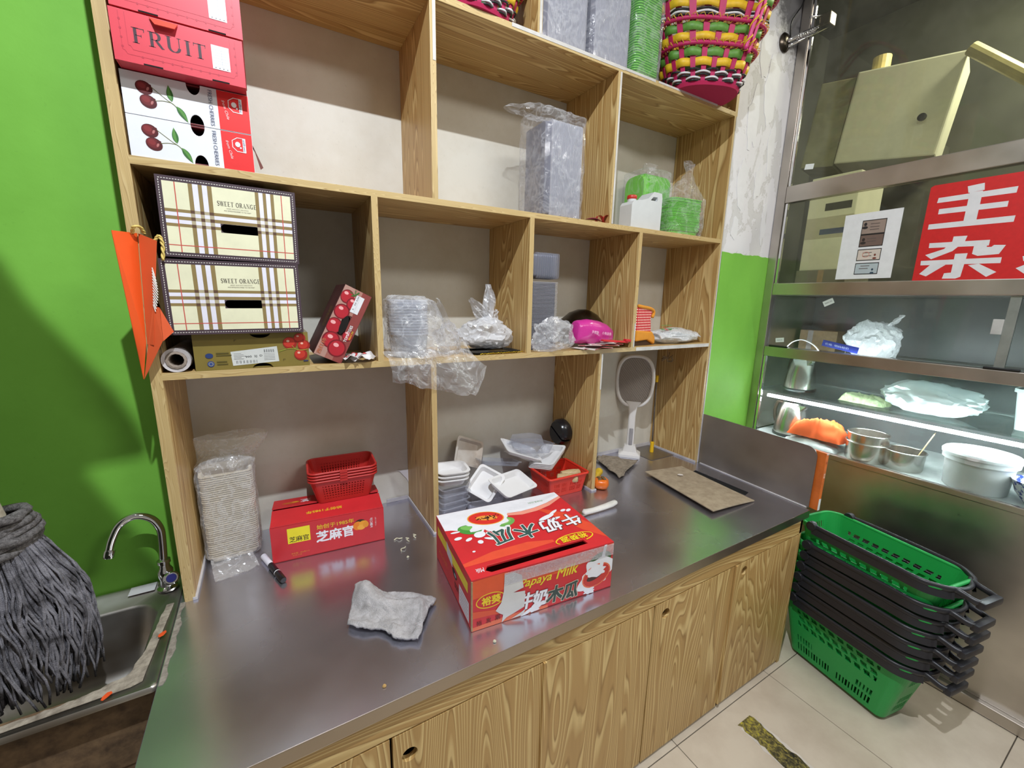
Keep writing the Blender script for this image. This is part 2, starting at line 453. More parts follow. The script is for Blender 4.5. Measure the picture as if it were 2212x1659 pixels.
# walls
mat('kraft', S(168, 142, 106), .8, vscale=60)
def wall_mat(name, c, c2, soot=False, bmp=.12, sc=3):
    m, nt, b = newmat(name)
    v = coords(nt, 1)
    n = noisen(nt, v, sc, 6, .65)
    col = ramp(nt, n, [(.3, c2), (.6, c)])
    sp = noisen(nt, v, 90, 2, .5)
    col = mix_rgb(nt, math_n(nt, 'MULTIPLY', ramp(nt, sp, [(.70, (0, 0, 0)), (.74, (1, 1, 1))]), .10), col, mul(c, .35))
    nt.links.new(col, b.inputs['Base Color']); b.inputs['Roughness'].default_value = .7
    bump(nt, b, noisen(nt, v, 40, 4, .6), bmp, .004)
    return m
wall_mat('plaster_white', S(209, 206, 196), S(196, 190, 176))
wall_mat('paint_green', S(120, 186, 66), S(110, 174, 56), sc=2)
def peel_mat():
    m, nt, b = newmat('plaster_peeling')
    v = coords(nt, (1, 1, .55))
    n = noisen(nt, v, 6, 7, .62, .5)
    patch = ramp(nt, n, [(.485, (0, 0, 0)), (.495, (1, 1, 1))])
    col = mix_rgb(nt, patch, S(208, 207, 207), S(222, 221, 224))
    edge = ramp(nt, n, [(.475, (0, 0, 0)), (.485, (1, 1, 1)), (.497, (0, 0, 0))])
    col = mix_rgb(nt, math_n(nt, 'MULTIPLY', edge, .28), col, S(150, 142, 136))
    st = noisen(nt, coords(nt, 1), 16, 5, .7)
    col = mix_rgb(nt, math_n(nt, 'MULTIPLY', ramp(nt, st, [(.55, (0, 0, 0)), (.8, (1, 1, 1))]), .2), col, S(160, 158, 158))
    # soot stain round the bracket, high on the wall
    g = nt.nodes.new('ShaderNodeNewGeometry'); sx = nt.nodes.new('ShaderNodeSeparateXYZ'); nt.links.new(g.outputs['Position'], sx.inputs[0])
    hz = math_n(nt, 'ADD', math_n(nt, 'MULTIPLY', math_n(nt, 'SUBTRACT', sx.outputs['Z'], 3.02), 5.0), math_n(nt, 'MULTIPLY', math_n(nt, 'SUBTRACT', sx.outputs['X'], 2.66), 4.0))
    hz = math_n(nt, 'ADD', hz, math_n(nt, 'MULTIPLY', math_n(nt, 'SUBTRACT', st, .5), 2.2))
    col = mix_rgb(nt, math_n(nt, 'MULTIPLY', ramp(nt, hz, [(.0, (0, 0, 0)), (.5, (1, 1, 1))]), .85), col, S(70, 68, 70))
    nt.links.new(col, b.inputs['Base Color']); b.inputs['Roughness'].default_value = .75
    bump(nt, b, n, .25, .01)
peel_mat()
struct('wall_back', MB().box((-.02, D, .3), (XR+.05, D+.08, 3.5)), 'plaster_white')
struct('wall_left', MB().box((-1.6, .16, 0), (.001, .26, 3.5)), 'paint_green')
wr = struct('wall_right', MB().box((XR+.002, 0, 0), (2.86, .12, 3.5)), 'plaster_peeling')
# green paint film on the lower part of the pillar, ragged at the top
random.seed(4)
pts = [(XR+.004, 0), (2.80, 0)] + [(2.80-(2.80-XR-.004)*i/24, 1.962+random.uniform(-.004, .004)) for i in range(25)]
obj('paint_coat', MB().prism(pts, .003, Tm((0, -.0005, 0), (R(90), 0, 0))), 'paint_green', wr)
# flakes of old paint lifting off the pillar
random.seed(11)
for i, (fx, fz, w, h) in enumerate([(2.50, 2.62, .10, .26), (2.62, 2.78, .12, .3), (2.47, 2.30, .09, .2), (2.60, 2.34, .07, .16), (2.68, 2.52, .06, .22), (2.53, 2.92, .1, .18), (2.45, 2.08, .05, .12), (2.70, 2.12, .05, .2)]):
    n = 22; p = []
    for k in range(n):
        a = 2*PI*k/n; r = 1+.35*noise.noise(Vector((math.cos(a)*1.7+i*9, math.sin(a)*1.7, i)))*1.6
        p.append((fx+w/2*r*math.cos(a), fz+h/2*r*math.sin(a)))
    obj('paint_flake', MB().prism(p, .0016, Tm((0, -.0002, 0), (R(90), 0, 0))), 'flake' if 'flake' in MATS else mat('flake', S(226, 226, 228), .7, var=.03), wr)

# floor with tiles
fl = struct('floor', MB().box((-1.6, -3.3, -.06), (5.2, .34, -.003)), mat('grout', S(88, 80, 70), .9))
def tile_mat(name, c, c2):
    m = mat(name, c, .22, var=.0, vscale=5, c2=c2, spec=.5, bmp=.02, bscale=8); return m
tile_mat('floor_tile', S(206, 194, 176), S(190, 176, 158))
tme = None
for ix in range(-3, 4):
    for iy in range(0, 5):
        x0 = 1.53+.645*ix; y1 = -.62-.658*iy
        if x0 > 2.78: continue
        if tme is None:
            t = obj('tile', MB().bbox((.0015, -.6565, -.01), (.6435, -.0015, 0), .0015), 'floor_tile', fl); tme = t.data
        else:
            t = bpy.data.objects.new('tile', tme); COL.objects.link(t); t.parent = fl
        t.location = (x0, y1, 0)
for ix in range(-3, 3):
    t = bpy.data.objects.new('tile', tme); COL.objects.link(t); t.parent = fl; t.location = (1.53+.645*ix, .038, 0)
# worn tape stuck on the floor
tp = thing('floor_tape', 'worn yellow and black tape strip stuck on the beige floor tiles', 'tape', (1.86, -.69, 0))
random.seed(5)
def ragged(w, L, rag, n=40, z=0):
    l = [(-w/2+random.uniform(-rag, rag), -L*i/n) for i in range(n+1)]; r = [(w/2+random.uniform(-rag, rag), -L*i/n) for i in range(n+1)]
    return l+r[::-1]
obj('backing_film', MB().prism(ragged(.102, .62, .004), .0006), mat('tape_residue', S(214, 206, 196), .5), tp, loc=(.002, -.015, .0002))
m, nt, b = newmat('worn_tape')
nn = noisen(nt, coords(nt, (1, .7, 1)), 75, 5, .75, .6); g = nt.nodes.new('ShaderNodeNewGeometry'); sx = nt.nodes.new('ShaderNodeSeparateXYZ'); nt.links.new(g.outputs['Position'], sx.inputs[0])
nn2 = math_n(nt, 'ADD', nn, math_n(nt, 'MULTIPLY', math_n(nt, 'ADD', sx.outputs['Y'], .80), .5))
nt.links.new(ramp(nt, nn2, [(.36, S(28, 27, 20)), (.47, S(86, 78, 42)), (.56, S(138, 126, 66)), (.66, S(184, 172, 44))]), b.inputs['Base Color']); b.inputs['Roughness'].default_value = .6
bump(nt, b, nn, .8, .003)
obj('worn_layer', MB().prism(ragged(.078, .6, .006), .0016), 'worn_tape', tp, loc=(.0, 0, .0008))

# ================================================================ shelving unit
sh = thing('shelving_unit', 'wood-grain open shelving unit with cubbyholes fixed above the steel counter', 'shelf', (1.18, .17, ZT))
def board(a, b, kind, wmat, emat, strip=None):
    o = obj(kind, MB().bbox(a, b, .0012), wmat, sh, world=True)
    e = obj('edge_band', MB().bbox((a[0]-.0004, -.0022, a[2]-.0004), (b[0]+.0004, .0005, b[2]+.0004), .0006), emat, o)
    e.data.transform(Matrix.Translation(-sh.location)); 
    return o
DY = D-.001
board((0, 0, ZT), (TT+.006, DY, 3.4), 'side_panel', 'wood_z', 'edge_z')
board((XR-TT, 0, ZT), (XR, DY, 3.4), 'side_panel', 'wood_z', 'edge_z')
mat('white_edge', S(205, 202, 198), .35)
for z0, z1 in ((ZA, ZA+TT), (ZB-TT, ZB), (ZC_-TT, ZC_)):
    board((TT+.006, 0, z0), (XR-TT, DY, z1), 'shelf_board', 'wood_x', 'edge_x')
for x in (.8086, 1.5915): board((x-TT, 0, ZB), (x, DY, ZA), 'divider', 'wood_z', 'edge_z')
for x in (.6093, 1.1941, 1.7759): board((x-TT, 0, ZC_), (x, DY, ZB-TT), 'divider', 'wood_z', 'edge_z')
for x in (.7923, 1.5844): board((x-TT, 0, ZT+.002), (x, DY, ZC_-TT), 'divider', 'wood_z', 'edge_z')
for x in (1.203,): board((x-TT, 0, ZA+TT), (x, DY, 3.4), 'divider', 'wood_z', 'edge_z')
# white sealing strips and worn white edging
strips = [((.7923-TT-.006, -.004, ZT), (.7923-TT-.001, D, ZT+.012)), ((.7923-TT-.006, -.010, ZT), (.7923+.004, -.001, ZT+.008)),
          ((1.5844-TT-.006, -.004, ZT), (1.5844-TT-.001, .12, ZT+.010)), ((1.5844-TT-.006, -.010, ZT), (1.5844+.006, -.001, ZT+.008)),
          ((1.5844, D-.006, ZT), (XR-TT, D-.0015, ZT+.022)), ((XR-TT-.007, -.004, ZT), (XR-TT-.001, D, ZT+.012)), ((TT, -.004, ZT), (TT+.012, D, ZT+.010)),
          ((.7923-TT-.10, D-.006, ZT), (.7923-TT-.005, D-.0015, ZT+.018)),
          ((XR-.005, -.006, ZT), (XR+.0015, -.001, 1.49))]
mat('sealant', S(196, 193, 196), .45)
for a, b in strips: obj('sealant_strip', MB().bbox(a, b, .0015), 'sealant', sh, world=True)
for a, b in [((.8086-.011, -.0034, 2.43), (.8086-.001, -.0024, ZA)), ((1.5915-.009, -.0034, ZB), (1.5915, -.0024, ZA)), ((1.08, -.0034, ZA+.008), (1.60, -.0024, ZA+TT+.001)),
             ((1.203-.012, -.0034, ZA+TT), (1.203-.002, -.0024, 3.3)), ((1.5844-.008, -.0034, 1.30), (1.5844, -.0024, 1.466)), ((1.7759-.008, -.0034, ZC_), (1.7759, -.0024, 1.60)), ((1.79, -.0034, ZC_-.018), (XR-.02, -.0024, ZC_-.001)),
             ((XR-.008, -.0034, 1.49), (XR, -.0024, ZA)), ((1.60, -.0034, ZA+.010), (1.78, -.0024, ZA+TT+.001)), ((1.80, -.0034, ZA+.012), (2.2, -.0024, ZA+TT+.001))]:
    obj('white_edging', MB().bbox(a, b, .0003), 'white_edge', sh, world=True)

# ================================================================ steel worktop
wt = thing('steel_worktop', 'stainless steel worktop running under the wooden shelves', 'worktop', (1.16, -.14, ZT))
FY = -.61; XL, XE = -.012, 2.335
hole = [(2.185, -.085), (2.245, -.075), (2.240, -.375), (2.195, -.385)]
o = obj('top_sheet', MB().plate([(XL, FY), (XE-.02, FY), (XE+.025, .0), (XR+.0, .0), (XR, D-.002), (XL, D-.002)], [hole], .003, Tm((0, 0, ZT-.003))), 'steel_top', wt, world=True)
obj('cable_slot', MB().box((2.17, -.40, ZT-.2), (2.26, -.06, ZT-.004)), mat('black_void', S(8, 8, 8), .9), wt, world=True)
lip = MB().bbox((XL, FY-.0015, ZT-.036), (XE-.02, FY+.001, ZT-.0002), .0012)
obj('front_lip', lip, 'steel_lip', wt, world=True)
obj('left_lip', MB().bbox((XL-.0015, FY, ZT-.036), (XL+.001, D-.002, ZT-.0004), .001), 'steel_top', wt, world=True)
random.seed(14)
gl = [(XL+.001, .0-.31*i/30) for i in range(31)]+[(XL+.016+random.uniform(-.0015, .0015)+.003*math.sin(i*.7)-.006*abs(i-15)/15, -.31+.31*i/30) for i in range(31)]
obj('grime_strip', MB().prism(gl, .0009, Tm((0, 0, ZT+.0001))), mat('grime_beige', S(146, 138, 128), .85, vscale=60, c2=S(100, 92, 82), bmp=.5, bscale=150), wt, world=True)
# raised side splash with rounded top corner
r = .045; prof = [(0, ZT), (-.597, ZT), (-.597, 1.085-r)] + [(-.597+r-r*math.cos(R(a)), 1.085-r+r*math.sin(R(a))) for a in range(15, 91, 15)] + [(0, 1.088)]
mb = MB()
n = len(prof); sx_ = lambda y: XR+.002+(.035*y/.6)
mb.add([(sx_(y), y-.001, z) for y, z in prof]+[(sx_(y)+.004, y-.001, z) for y, z in prof], [list(range(n)), [n+i for i in range(n)][::-1]]+[(i, (i+1) % n, n+(i+1) % n, n+i) for i in range(n)])
obj('side_splash', mb, 'steel_plate', wt, world=True)
mb = MB().tube([(sx_(-.02)-.002, -.02, ZT+.001), (sx_(-.3)-.002, -.3, ZT+.001), (sx_(-.59)-.002, -.59, ZT+.001)], .004, 6)
obj('sealant_bead', mb, 'sealant', wt, world=True)
# loose square hatch in the sheet by the stick
obj('hatch_plate', MB().bbox((2.135, .135, ZT+.0005), (2.325, .33, ZT+.0022), .0008), 'steel_plate', wt, world=True)

# ================================================================ base cabinet
cb = thing('base_cabinet', 'long wood-grain base cabinet with finger-hole doors under the steel worktop', 'cabinet', (1.13, -.1, 0))
FD = -.600
obj('carcass', MB().box((.0, FD+.04, .02), (2.285, D-.01, .70)), mat('dark_inside', S(30, 24, 18), .8), cb, world=True)
obj('fascia_rail', MB().bbox((.0, FD, .688), (2.295, FD+.02, ZT-.004), .0015), 'wood_x', cb, world=True)
obj('plinth', MB().box((.0, FD+.012, .0), (2.25, FD+.03, .04)), mat('plinth_dirty', S(70, 52, 34), .8), cb, world=True)
obj('side_panel', MB().bbox((2.275, FD, .0), (2.295, D-.01, ZT-.004), .001), 'wood_z', cb, world=True)
doors = [(.012, .4455, None), (.4525, .880, (.492, .612)), (.8865, 1.3385, None), (1.3455, 1.795, (1.402, .633)), (1.8085, 2.272, (1.868, .641))]
mat('cut_edge', S(196, 160, 120), .7)
for x0, x1, h in doors:
    outer = [(x0, .016), (x1, .016), (x1, .683), (x0, .683)]
    holes = [circ(h[0], h[1], .0195, n=24)] if h else []
    d = obj('door', MB().plate(outer, holes, .018, Tm((0, FD+.0185, 0), (R(90), 0, 0))), 'wood_z', cb, world=True)
    if h:
        ring = MB().loft([[(h[0]+.0196*math.cos(2*PI*k/24), y, h[1]+.0196*math.sin(2*PI*k/24)) for k in range(24)] for y in (FD+.0012, FD+.017)])
        o = obj('finger_hole_edge', ring, 'cut_edge', d); o.data.transform(Matrix.Translation(-cb.location))
for x in (1.7975, .8795):
    obj('door_stile', MB().bbox((x, FD-.007, .03), (x+.0105, FD+.012, .687), .001), 'wood_z', cb, world=True)
# ================================================================ sink corner
sk = thing('sink', 'dirty stainless sink basin set against the green wall', 'sink', (-.3, -.08, ZT))
X0, X1, Y0, Y1 = -.62, -.014, -.305, .157
cx, cy = (X0+X1)/2, (Y0+Y1)/2; W_, H_ = X1-X0, Y1-Y0
def rr(w, d, r, z, dx=0, dy=0): return rrect(w, d, r, 6, z, cx+dx, cy+dy)
mb = MB().loft([rr(W_, H_, .012, ZT-.014), rr(W_, H_, .012, ZT-.004), rr(W_-.006, H_-.006, .012, ZT), rr(W_-.022, H_-.022, .014, ZT-.001), rr(W_-.03, H_-.03, .02, ZT-.006),
                rr(W_-.09, H_-.125, .07, ZT-.008, -.005, -.028), rr(W_-.10, H_-.137, .07, ZT-.016, -.005, -.028), rr(W_-.13, H_-.165, .07, ZT-.19, -.005, -.028), rr(W_-.19, H_-.22, .06, ZT-.215, -.005, -.028), rr(.09, .09, .04, ZT-.22, -.05, -.02)], cap1=True)
obj('basin', mb, 'steel_sink', sk, smooth=50, world=True)
random.seed(3)
mb = MB(); P_ = []
for k in range(40):      # scale deposits along the inner edge of the rim
    f = k/39; c_ = Vector((-.30, -.270)).lerp(Vector((-.062, -.262)), min(f*2, 1)) if f < .5 else Vector((-.062, -.262)).lerp(Vector((-.043, .02)), (f-.5)*2)
    P_.append((c_, .008+.020*math.exp(-((f-.5)*7)**2)+random.uniform(-.003, .003)))
inn = [(c_.x-(w_*.6 if i > 12 else 0), c_.y+(w_ if i < 26 else 0)) for i, (c_, w_) in enumerate(P_)]
out_ = [(c_.x+(.014 if i > 19 else 0), c_.y-(.012 if i < 21 else 0)) for i, (c_, w_) in enumerate(P_)]
obj('limescale', MB().prism(out_+inn[::-1], .0012, Tm((0, 0, ZT-.0058))), mat('limescale', S(160, 150, 136), .85, vscale=40, c2=S(104, 94, 82), bmp=.5, bscale=140), sk, world=True)
for q in ((-.034, -.125), (-.105, -.288)):
    obj('orange_scrap', MB().prism([(random.uniform(.5, 1)*.014*math.cos(a*.9), random.uniform(.6, 1)*.008*math.sin(a*.9)) for a in range(7)], .001), mat('orange_scrap', S(226, 84, 36), .5), sk, loc=(q[0]+.3, q[1]+.08, .0035), rot=(0, 0, 1.0))
# rest of the front under the sink
sb = thing('sink_cabinet', 'brown stained masonry base under the sink', 'sink base', (-.3, -.05, 0))
obj('front_panel', MB().box((-.62, -.265, 0), (-.016, .15, ZT-.221)), mat('brown_stone', S(116, 92, 66), .75, vscale=30, c2=S(72, 54, 38), bmp=.3, bscale=50), sb, world=True)
obj('top_course', MB().box((-.62, -.268, ZT-.2205), (-.016, -.24, ZT-.016)), 'brown_stone', sb, world=True)
# faucet
fc = thing('faucet', 'chrome swan-neck faucet at the back corner of the sink', 'faucet', (-.057, .108, ZT-.004))
obj('body', MB().lathe([(.026, 0), (.026, .006), (.017, .012), (.015, .03), (.019, .045), (.020, .062), (.014, .075), (.013, .085), (.017, .088), (.017, .098), (.012, .102)], 20), 'chrome', fc, smooth=40)
path = bez([(0, 0, .10), (.004, 0, .16), (.004, -.002, .205), (-.012, -.006, .243), (-.045, -.012, .262), (-.078, -.018, .247), (-.098, -.022, .21), (-.108, -.024, .178)], 7)
obj('spout', MB().tube(path, .0105, 12), 'chrome', fc, smooth='all')
obj('aerator', MB().lathe([(.0125, 0), (.0135, .003), (.0135, .02), (.0115, .024)], 16, Tm((-.113, -.0252, .158), (0, R(18), 0))), 'chrome', fc, smooth=40)
kn = obj('valve_knob', MB().lathe([(.004, 0), (.013, .004), (.02, .012), (.02, .028), (.016, .032)], 18, Tm((.012, -.006, .035), (R(60), R(25), 0))), 'chrome', fc, smooth=40)
obj('blue_cap', MB().lathe([(.013, 0), (.012, .003)], 18, Tm((.012, -.006, .035), (R(60), R(25), 0)) @ Tm((0, 0, .032))), mat('cap_blue', S(38, 40, 110), .3), kn)
obj('tape_patch', MB().bbox((-.075, -.012, .0), (-.012, .03, .0018), .0006), mat('patch_white', S(206, 204, 206), .5), fc, loc=(-.02, .012, .0042))

# ================================================================ mop
mp = thing('mop', 'grey string mop standing head down in the sink', 'mop', (-.280, -.115, ZT-.2))
hx = Vector((-.01, 0, .61))
obj('handle', MB().tube([(-.005, .0, .60), (-.12, -.03, 1.35)], [.024, .022], 14), mat('mop_handle', S(196, 186, 168), .6, vscale=30, c2=S(150, 138, 120)), mp, smooth=50)
mb = MB(); random.seed(8)
for k in range(9):      # knotted band of yarn
    z0 = .535+.009*k; rr_ = .055+.007*math.sin(k*.7); ph = random.uniform(0, 6)
    pth = [((rr_+.006*math.sin(3*a+ph))*math.cos(a)-.004, (rr_+.006*math.sin(3*a+ph))*math.sin(a), z0+.012*math.sin(a+ph)) for a in [2*PI*i/26 for i in range(27)]]
    mb.tube(pth, .010, 6)
mat('mop_yarn', S(120, 116, 116), .95, vscale=160, c2=S(66, 62, 62), bmp=1.0, bscale=500)
mat('mop_yarn_dark', S(140, 138, 146), .95, vscale=30, c2=S(50, 47, 50), bmp=1.0, bscale=500)
obj('yarn_collar', mb, 'mop_yarn', mp, smooth='all')
mb = MB()
for k in range(900):
    a = random.uniform(0, 2*PI); r0 = .030+.022*random.random()
    fl_ = random.uniform(.15, 1.0)**.6; zt = .550; zb = random.uniform(.15, .30)+.04*(1-fl_)
    r1 = .050+.078*fl_; sw = random.uniform(-.4, .4); ph = random.uniform(0, 6); wf = random.uniform(9, 15)
    pth = []
    for j in range(12):
        t = j/11; rad = (r0+(r1-r0)*math.sin(min(t*1.25, 1)*PI*.5)**.9)*(1-.10*t**4); aa = a+sw*t*t*.5
        w = .006*math.sin(t*wf+ph)*min(t*2, 1)
        pth.append(((rad+w*.5)*math.cos(aa)-w*math.sin(aa)-.005+.012*t, ((rad+w*.5)*math.sin(aa)+w*math.cos(aa))*.85, zt+(zb-zt)*t+.012*math.sin(min(t*4, 1)*PI)))
    mb.tube(pth, random.uniform(.0019, .0034), 5)
mb.lathe([(.03, .54), (.075, .42), (.09, .30), (.05, .24)], 20)
o = obj('yarn_strands', mb, 'mop_yarn_dark', mp, smooth='all'); o['kind'] = 'stuff'

# ================================================================ added board out of view, shaped to cast the diagonal shadow on the green wall
hbz = thing('shade_board', 'added dark board hung out of view to shade the green wall', 'board', (-.05, -.55, 2.2))
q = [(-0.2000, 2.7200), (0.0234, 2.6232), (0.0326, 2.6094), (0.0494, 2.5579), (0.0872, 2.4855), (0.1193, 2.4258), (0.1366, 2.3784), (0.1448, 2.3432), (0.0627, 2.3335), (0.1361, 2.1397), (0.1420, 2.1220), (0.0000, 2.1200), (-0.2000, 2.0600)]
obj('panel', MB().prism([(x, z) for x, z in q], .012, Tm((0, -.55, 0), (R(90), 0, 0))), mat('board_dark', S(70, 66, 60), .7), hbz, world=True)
for x in (-.16, -.08): obj('shade_board_rod', MB().tube([(x, -.556, 2.6), (x, -.556, 3.6)], .006, 6), 'steel_case', hbz, world=True)

# ================================================================ display case on the right
CX = 2.80
dc = thing('display_case', 'tall stainless steel display case with glass front on the right', 'display case', (3.1, -1.1, 0))
YB, YF = -.004, -2.3
def dpart(name, a, b, m, r=.002): return obj(name, MB().bbox(a, b, r), m, dc, world=True)
dpart('lower_panel', (CX, YF, .0), (CX+.02, YB, .905), 'steel_case', .001)
dpart('ledge', (CX-.004, YF, .900), (CX+.02, YB, .930), 'steel_case', .004)
dpart('kick_rail', (CX-.03, YF, .004), (CX-.0005, YB, .055), 'steel_case', .004)
dpart('corner_post', (CX-.006, -.050, .93), (CX+.045, YB, 3.45), 'steel_case', .003)
dpart('rail', (CX-.006, YF, 2.245), (CX+.04, -.051, 2.33), 'steel_case', .003)
dpart('rail', (CX-.006, YF, 1.753), (CX+.04, -.051, 1.817), 'steel_case', .003)
dpart('rail', (CX-.006, YF, 1.405), (CX+.04, -.051, 1.460), 'steel_case', .003)
dpart('inner_post', (CX-.002, -.066, .931), (CX+.016, -.052, 1.404), 'chrome', .002)
dpart('inner_post', (CX+.002, -.066, 1.818), (CX+.016, -.052, 2.244), 'chrome', .002)
dpart('inner_post', (CX+.002, -.066, 2.331), (CX+.016, -.052, 3.44), 'chrome', .002)
dpart('floor_sheet', (CX+.021, YF, .905), (3.40, YB-.002, .921), mat('case_floor', S(196, 202, 200), .35), .001)
dpart('back_panel', (3.40, YF, .0), (3.42, YB, 1.753), mat('case_back', S(118, 122, 122), .4, metal=.5, vscale=4), .001)
dpart('end_panel', (CX+.046, YB-.004, .93), (3.40, YB, 1.75), 'steel_case', .001)
dpart('middle_floor', (CX+.041, YF, 1.405), (3.40, YB-.005, 1.425), 'case_floor', .001)
dpart('glass_shelf', (CX+.075, YF, 1.186), (3.38, YB-.006, 1.196), 'glass_shelf', .001)
dpart('led_strip', (CX+.082, YF, 1.150), (CX+.100, -.06, 1.166), 'led', .003)
dpart('led_strip', (CX+.043, -.96, 1.432), (CX+.055, -.07, 1.446), 'led_soft', .003)
for z0, z1, nm, m_ in ((.932, 1.404, 'glass_pane', 'glass_case'), (1.818, 2.244, 'glass_pane', 'glass_upper'), (2.331, 3.44, 'glass_pane', 'glass_upper')):
    dpart(nm, (CX+.004, YF, z0), (CX+.009, -.067, z1), m_, .0008)
dpart('sliding_pane', (CX+.020, -.985, 1.462), (CX+.025, -.052, 1.752), 'glass_case', .0008)
dpart('sliding_pane', (CX+.010, YF, 1.462), (CX+.015, -.955, 1.752), 'glass_case', .0008)
dpart('pane_edge_strip', (CX+.006, -.985, 1.462), (CX+.019, -.955, 1.752), mat('strip_grey', S(170, 176, 172), .3, metal=.6), .001)
dpart('pane_lock', (CX-.002, -.955, 1.60), (CX+.008, -.925, 1.66), mat('lock_grey', S(196, 196, 194), .4), .002)
for y in (-.075, -.93):
    dpart('runner_clip', (CX-.010, y-.10, 1.4605), (CX+.004, y, 1.470), mat('black_plastic', S(22, 22, 24), .35), .003)
# stickers on the glass
def xface(x): return lambda u, v, o: (x-o, u, v)
sg = thing('price_sticker', 'small white barcode sticker tilted on the glass above the plastic bag', 'sticker', (CX-.001, -.38, 1.70))
def stick(root, x, y, z, w, h, rot, lines=True, col=(224, 230, 228)):
    c, s_ = math.cos(rot), math.sin(rot)
    q = [(-w/2, -h/2), (w/2, -h/2), (w/2, h/2), (-w/2, h/2)]
    mb = MB().prism([(a*c-b*s_, a*s_+b*c) for a, b in q], .0006)
    # local xy -> (-y, z)
    o = obj('paper', mb, col, root, recalc=True); o.rotation_euler = (R(90), 0, R(-90))
    if lines:
        a = Art(); a.text('0020150', 0, .0, h*.25, (60, 60, 60), rot)
        p = a.build(lambda u, v, of: (-of-.0007, -u, v), root, 'print')
sg.location = (CX+.0035, -.330, 1.716); stick(sg, 0, 0, 0, .048, .028, R(28))
s2 = thing('price_sticker', 'small white sticker on the lower left of the sliding glass', 'sticker', (CX+.0185, -.118, 1.500)); stick(s2, 0, 0, 0, .045, .024, R(8))
s3 = thing('price_sticker', 'blank white sticker low on the top glass pane', 'sticker', (CX+.003, -.145, 2.41)); stick(s3, 0, 0, 0, .042, .026, R(-8), False)
sg.location.x = CX+.0195

# paper with licence copies
doc = thing('notice_sheet', 'white paper sheet with four card copies on the glass', 'paper', (CX-.001, -.462, 1.83))
Wd, Hd = .222, .306
obj('sheet', MB().prism([(-Wd/2, 0), (Wd/2, .002), (Wd/2, Hd+.003), (-Wd/2, Hd)], .0007, Tm((0, 0, 0), (R(90), 0, R(-90)))), (226, 227, 230), doc)
a = Art()
def uv(px, py):  # fractions of the sheet
    return (px*Wd-Wd/2, (1-py)*Hd)
def card(x0, y0, x1, y1, col, dark):
    a.rect(*uv(x0, y1), *uv(x1, y0), (30, 26, 26)); e = .012
    a.rect(*uv(x0+e, y1-e), *uv(x1-e, y0+e), col)
card(.34, .11, .76, .325, (150, 132, 122), 0); card(.34, .325, .76, .51, (112, 92, 84), 0)
card(.34, .545, .76, .72, (208, 196, 186), 0); card(.34, .755, .76, .93, (176, 188, 194), 0)
for (x, y, s_, c) in ((.40, .17, .05, (40, 36, 40)), (.41, .40, .05, (50, 42, 40)), (.66, .64, .035, (120, 60, 50)), (.66, .86, .035, (50, 70, 90))):
    a.ell(*uv(x, y), s_*.22*.55, s_*.306*.5, c); a.ell(*uv(x, y+.05), s_*.22, s_*.306*.42, c)
for (x, y) in ((.55, .17), (.55, .215), (.55, .255), (.53, .39), (.53, .43), (.5, .60), (.5, .65), (.5, .80), (.48, .84)):
    a.rect(*uv(x-.06, y+.006), *uv(x+.1, y-.004), (96, 84, 80))
a.ring(*uv(.5, .63), .013, .012, .002, (200, 120, 100))
a.build(lambda u, v, o: (-o-.0008, -u, v), doc)

# red sign with white characters
sgn = thing('red_sign', 'red vinyl sign with large white characters on the glass', 'sign', (CX-.001, -.95, 1.80))
q = [(-.651, 2.205), (-.662, 2.212), (-1.42, 2.212), (-1.42, 1.799), (-.651, 1.806)]
mb = MB(); n = len(q); mb.add([(-.0008, y+.95, z-1.80) for y, z in q]+[(0, y+.95, z-1.80) for y, z in q], [list(range(n)), [n+i for i in range(n)][::-1]]+[(i, (i+1) % n, n+(i+1) % n, n+i) for i in range(n)])
obj('vinyl', mb, mat('sign_red', S(206, 38, 40), .35, var=.05, vscale=60), sgn)
chars = [[(-.765,2.188),(-.812,2.192),(-.816,2.165),(-.771,2.162)],[(-.683,2.158),(-.905,2.161),(-.904,2.138),(-.681,2.138)],[(-.692,2.112),(-.889,2.111),(-.889,2.090),(-.692,2.091)],[(-.669,2.053),(-.916,2.054),(-.915,2.031),(-.669,2.032)],[(-.775,2.163),(-.812,2.163),(-.812,2.045),(-.775,2.045)],
 [(-.756,1.994),(-.797,1.993),(-.793,1.971),(-.755,1.972)],[(-.684,1.974),(-.864,1.970),(-.864,1.948),(-.685,1.954)],[(-.752,1.973),(-.793,1.971),(-.762,1.935),(-.700,1.906),(-.678,1.925),(-.735,1.946)],[(-.823,1.971),(-.860,1.970),(-.859,1.943),(-.872,1.942),(-.878,1.949),(-.910,1.946),(-.897,1.913),(-.839,1.910),(-.822,1.919)],[(-.668,1.901),(-.907,1.900),(-.907,1.878),(-.669,1.882)],[(-.772,1.923),(-.809,1.923),(-.803,1.829),(-.789,1.822),(-.748,1.823),(-.751,1.845),(-.772,1.847)],[(-.701,1.882),(-.750,1.880),(-.695,1.834),(-.671,1.845)],[(-.818,1.875),(-.848,1.879),(-.902,1.844),(-.877,1.826)],
 [(-.950,1.856),(-1.0,1.885),(-1.02,1.86),(-.985,1.826)],[(-.96,1.90),(-1.02,1.90),(-1.02,1.882),(-.965,1.882)]]
a = Art()
for c in chars: a.poly(c, (222, 222, 226))
a.build(lambda u, v, o: (-o-.0006, u+.95, v-1.80), sgn, 'lettering', step=.00001)

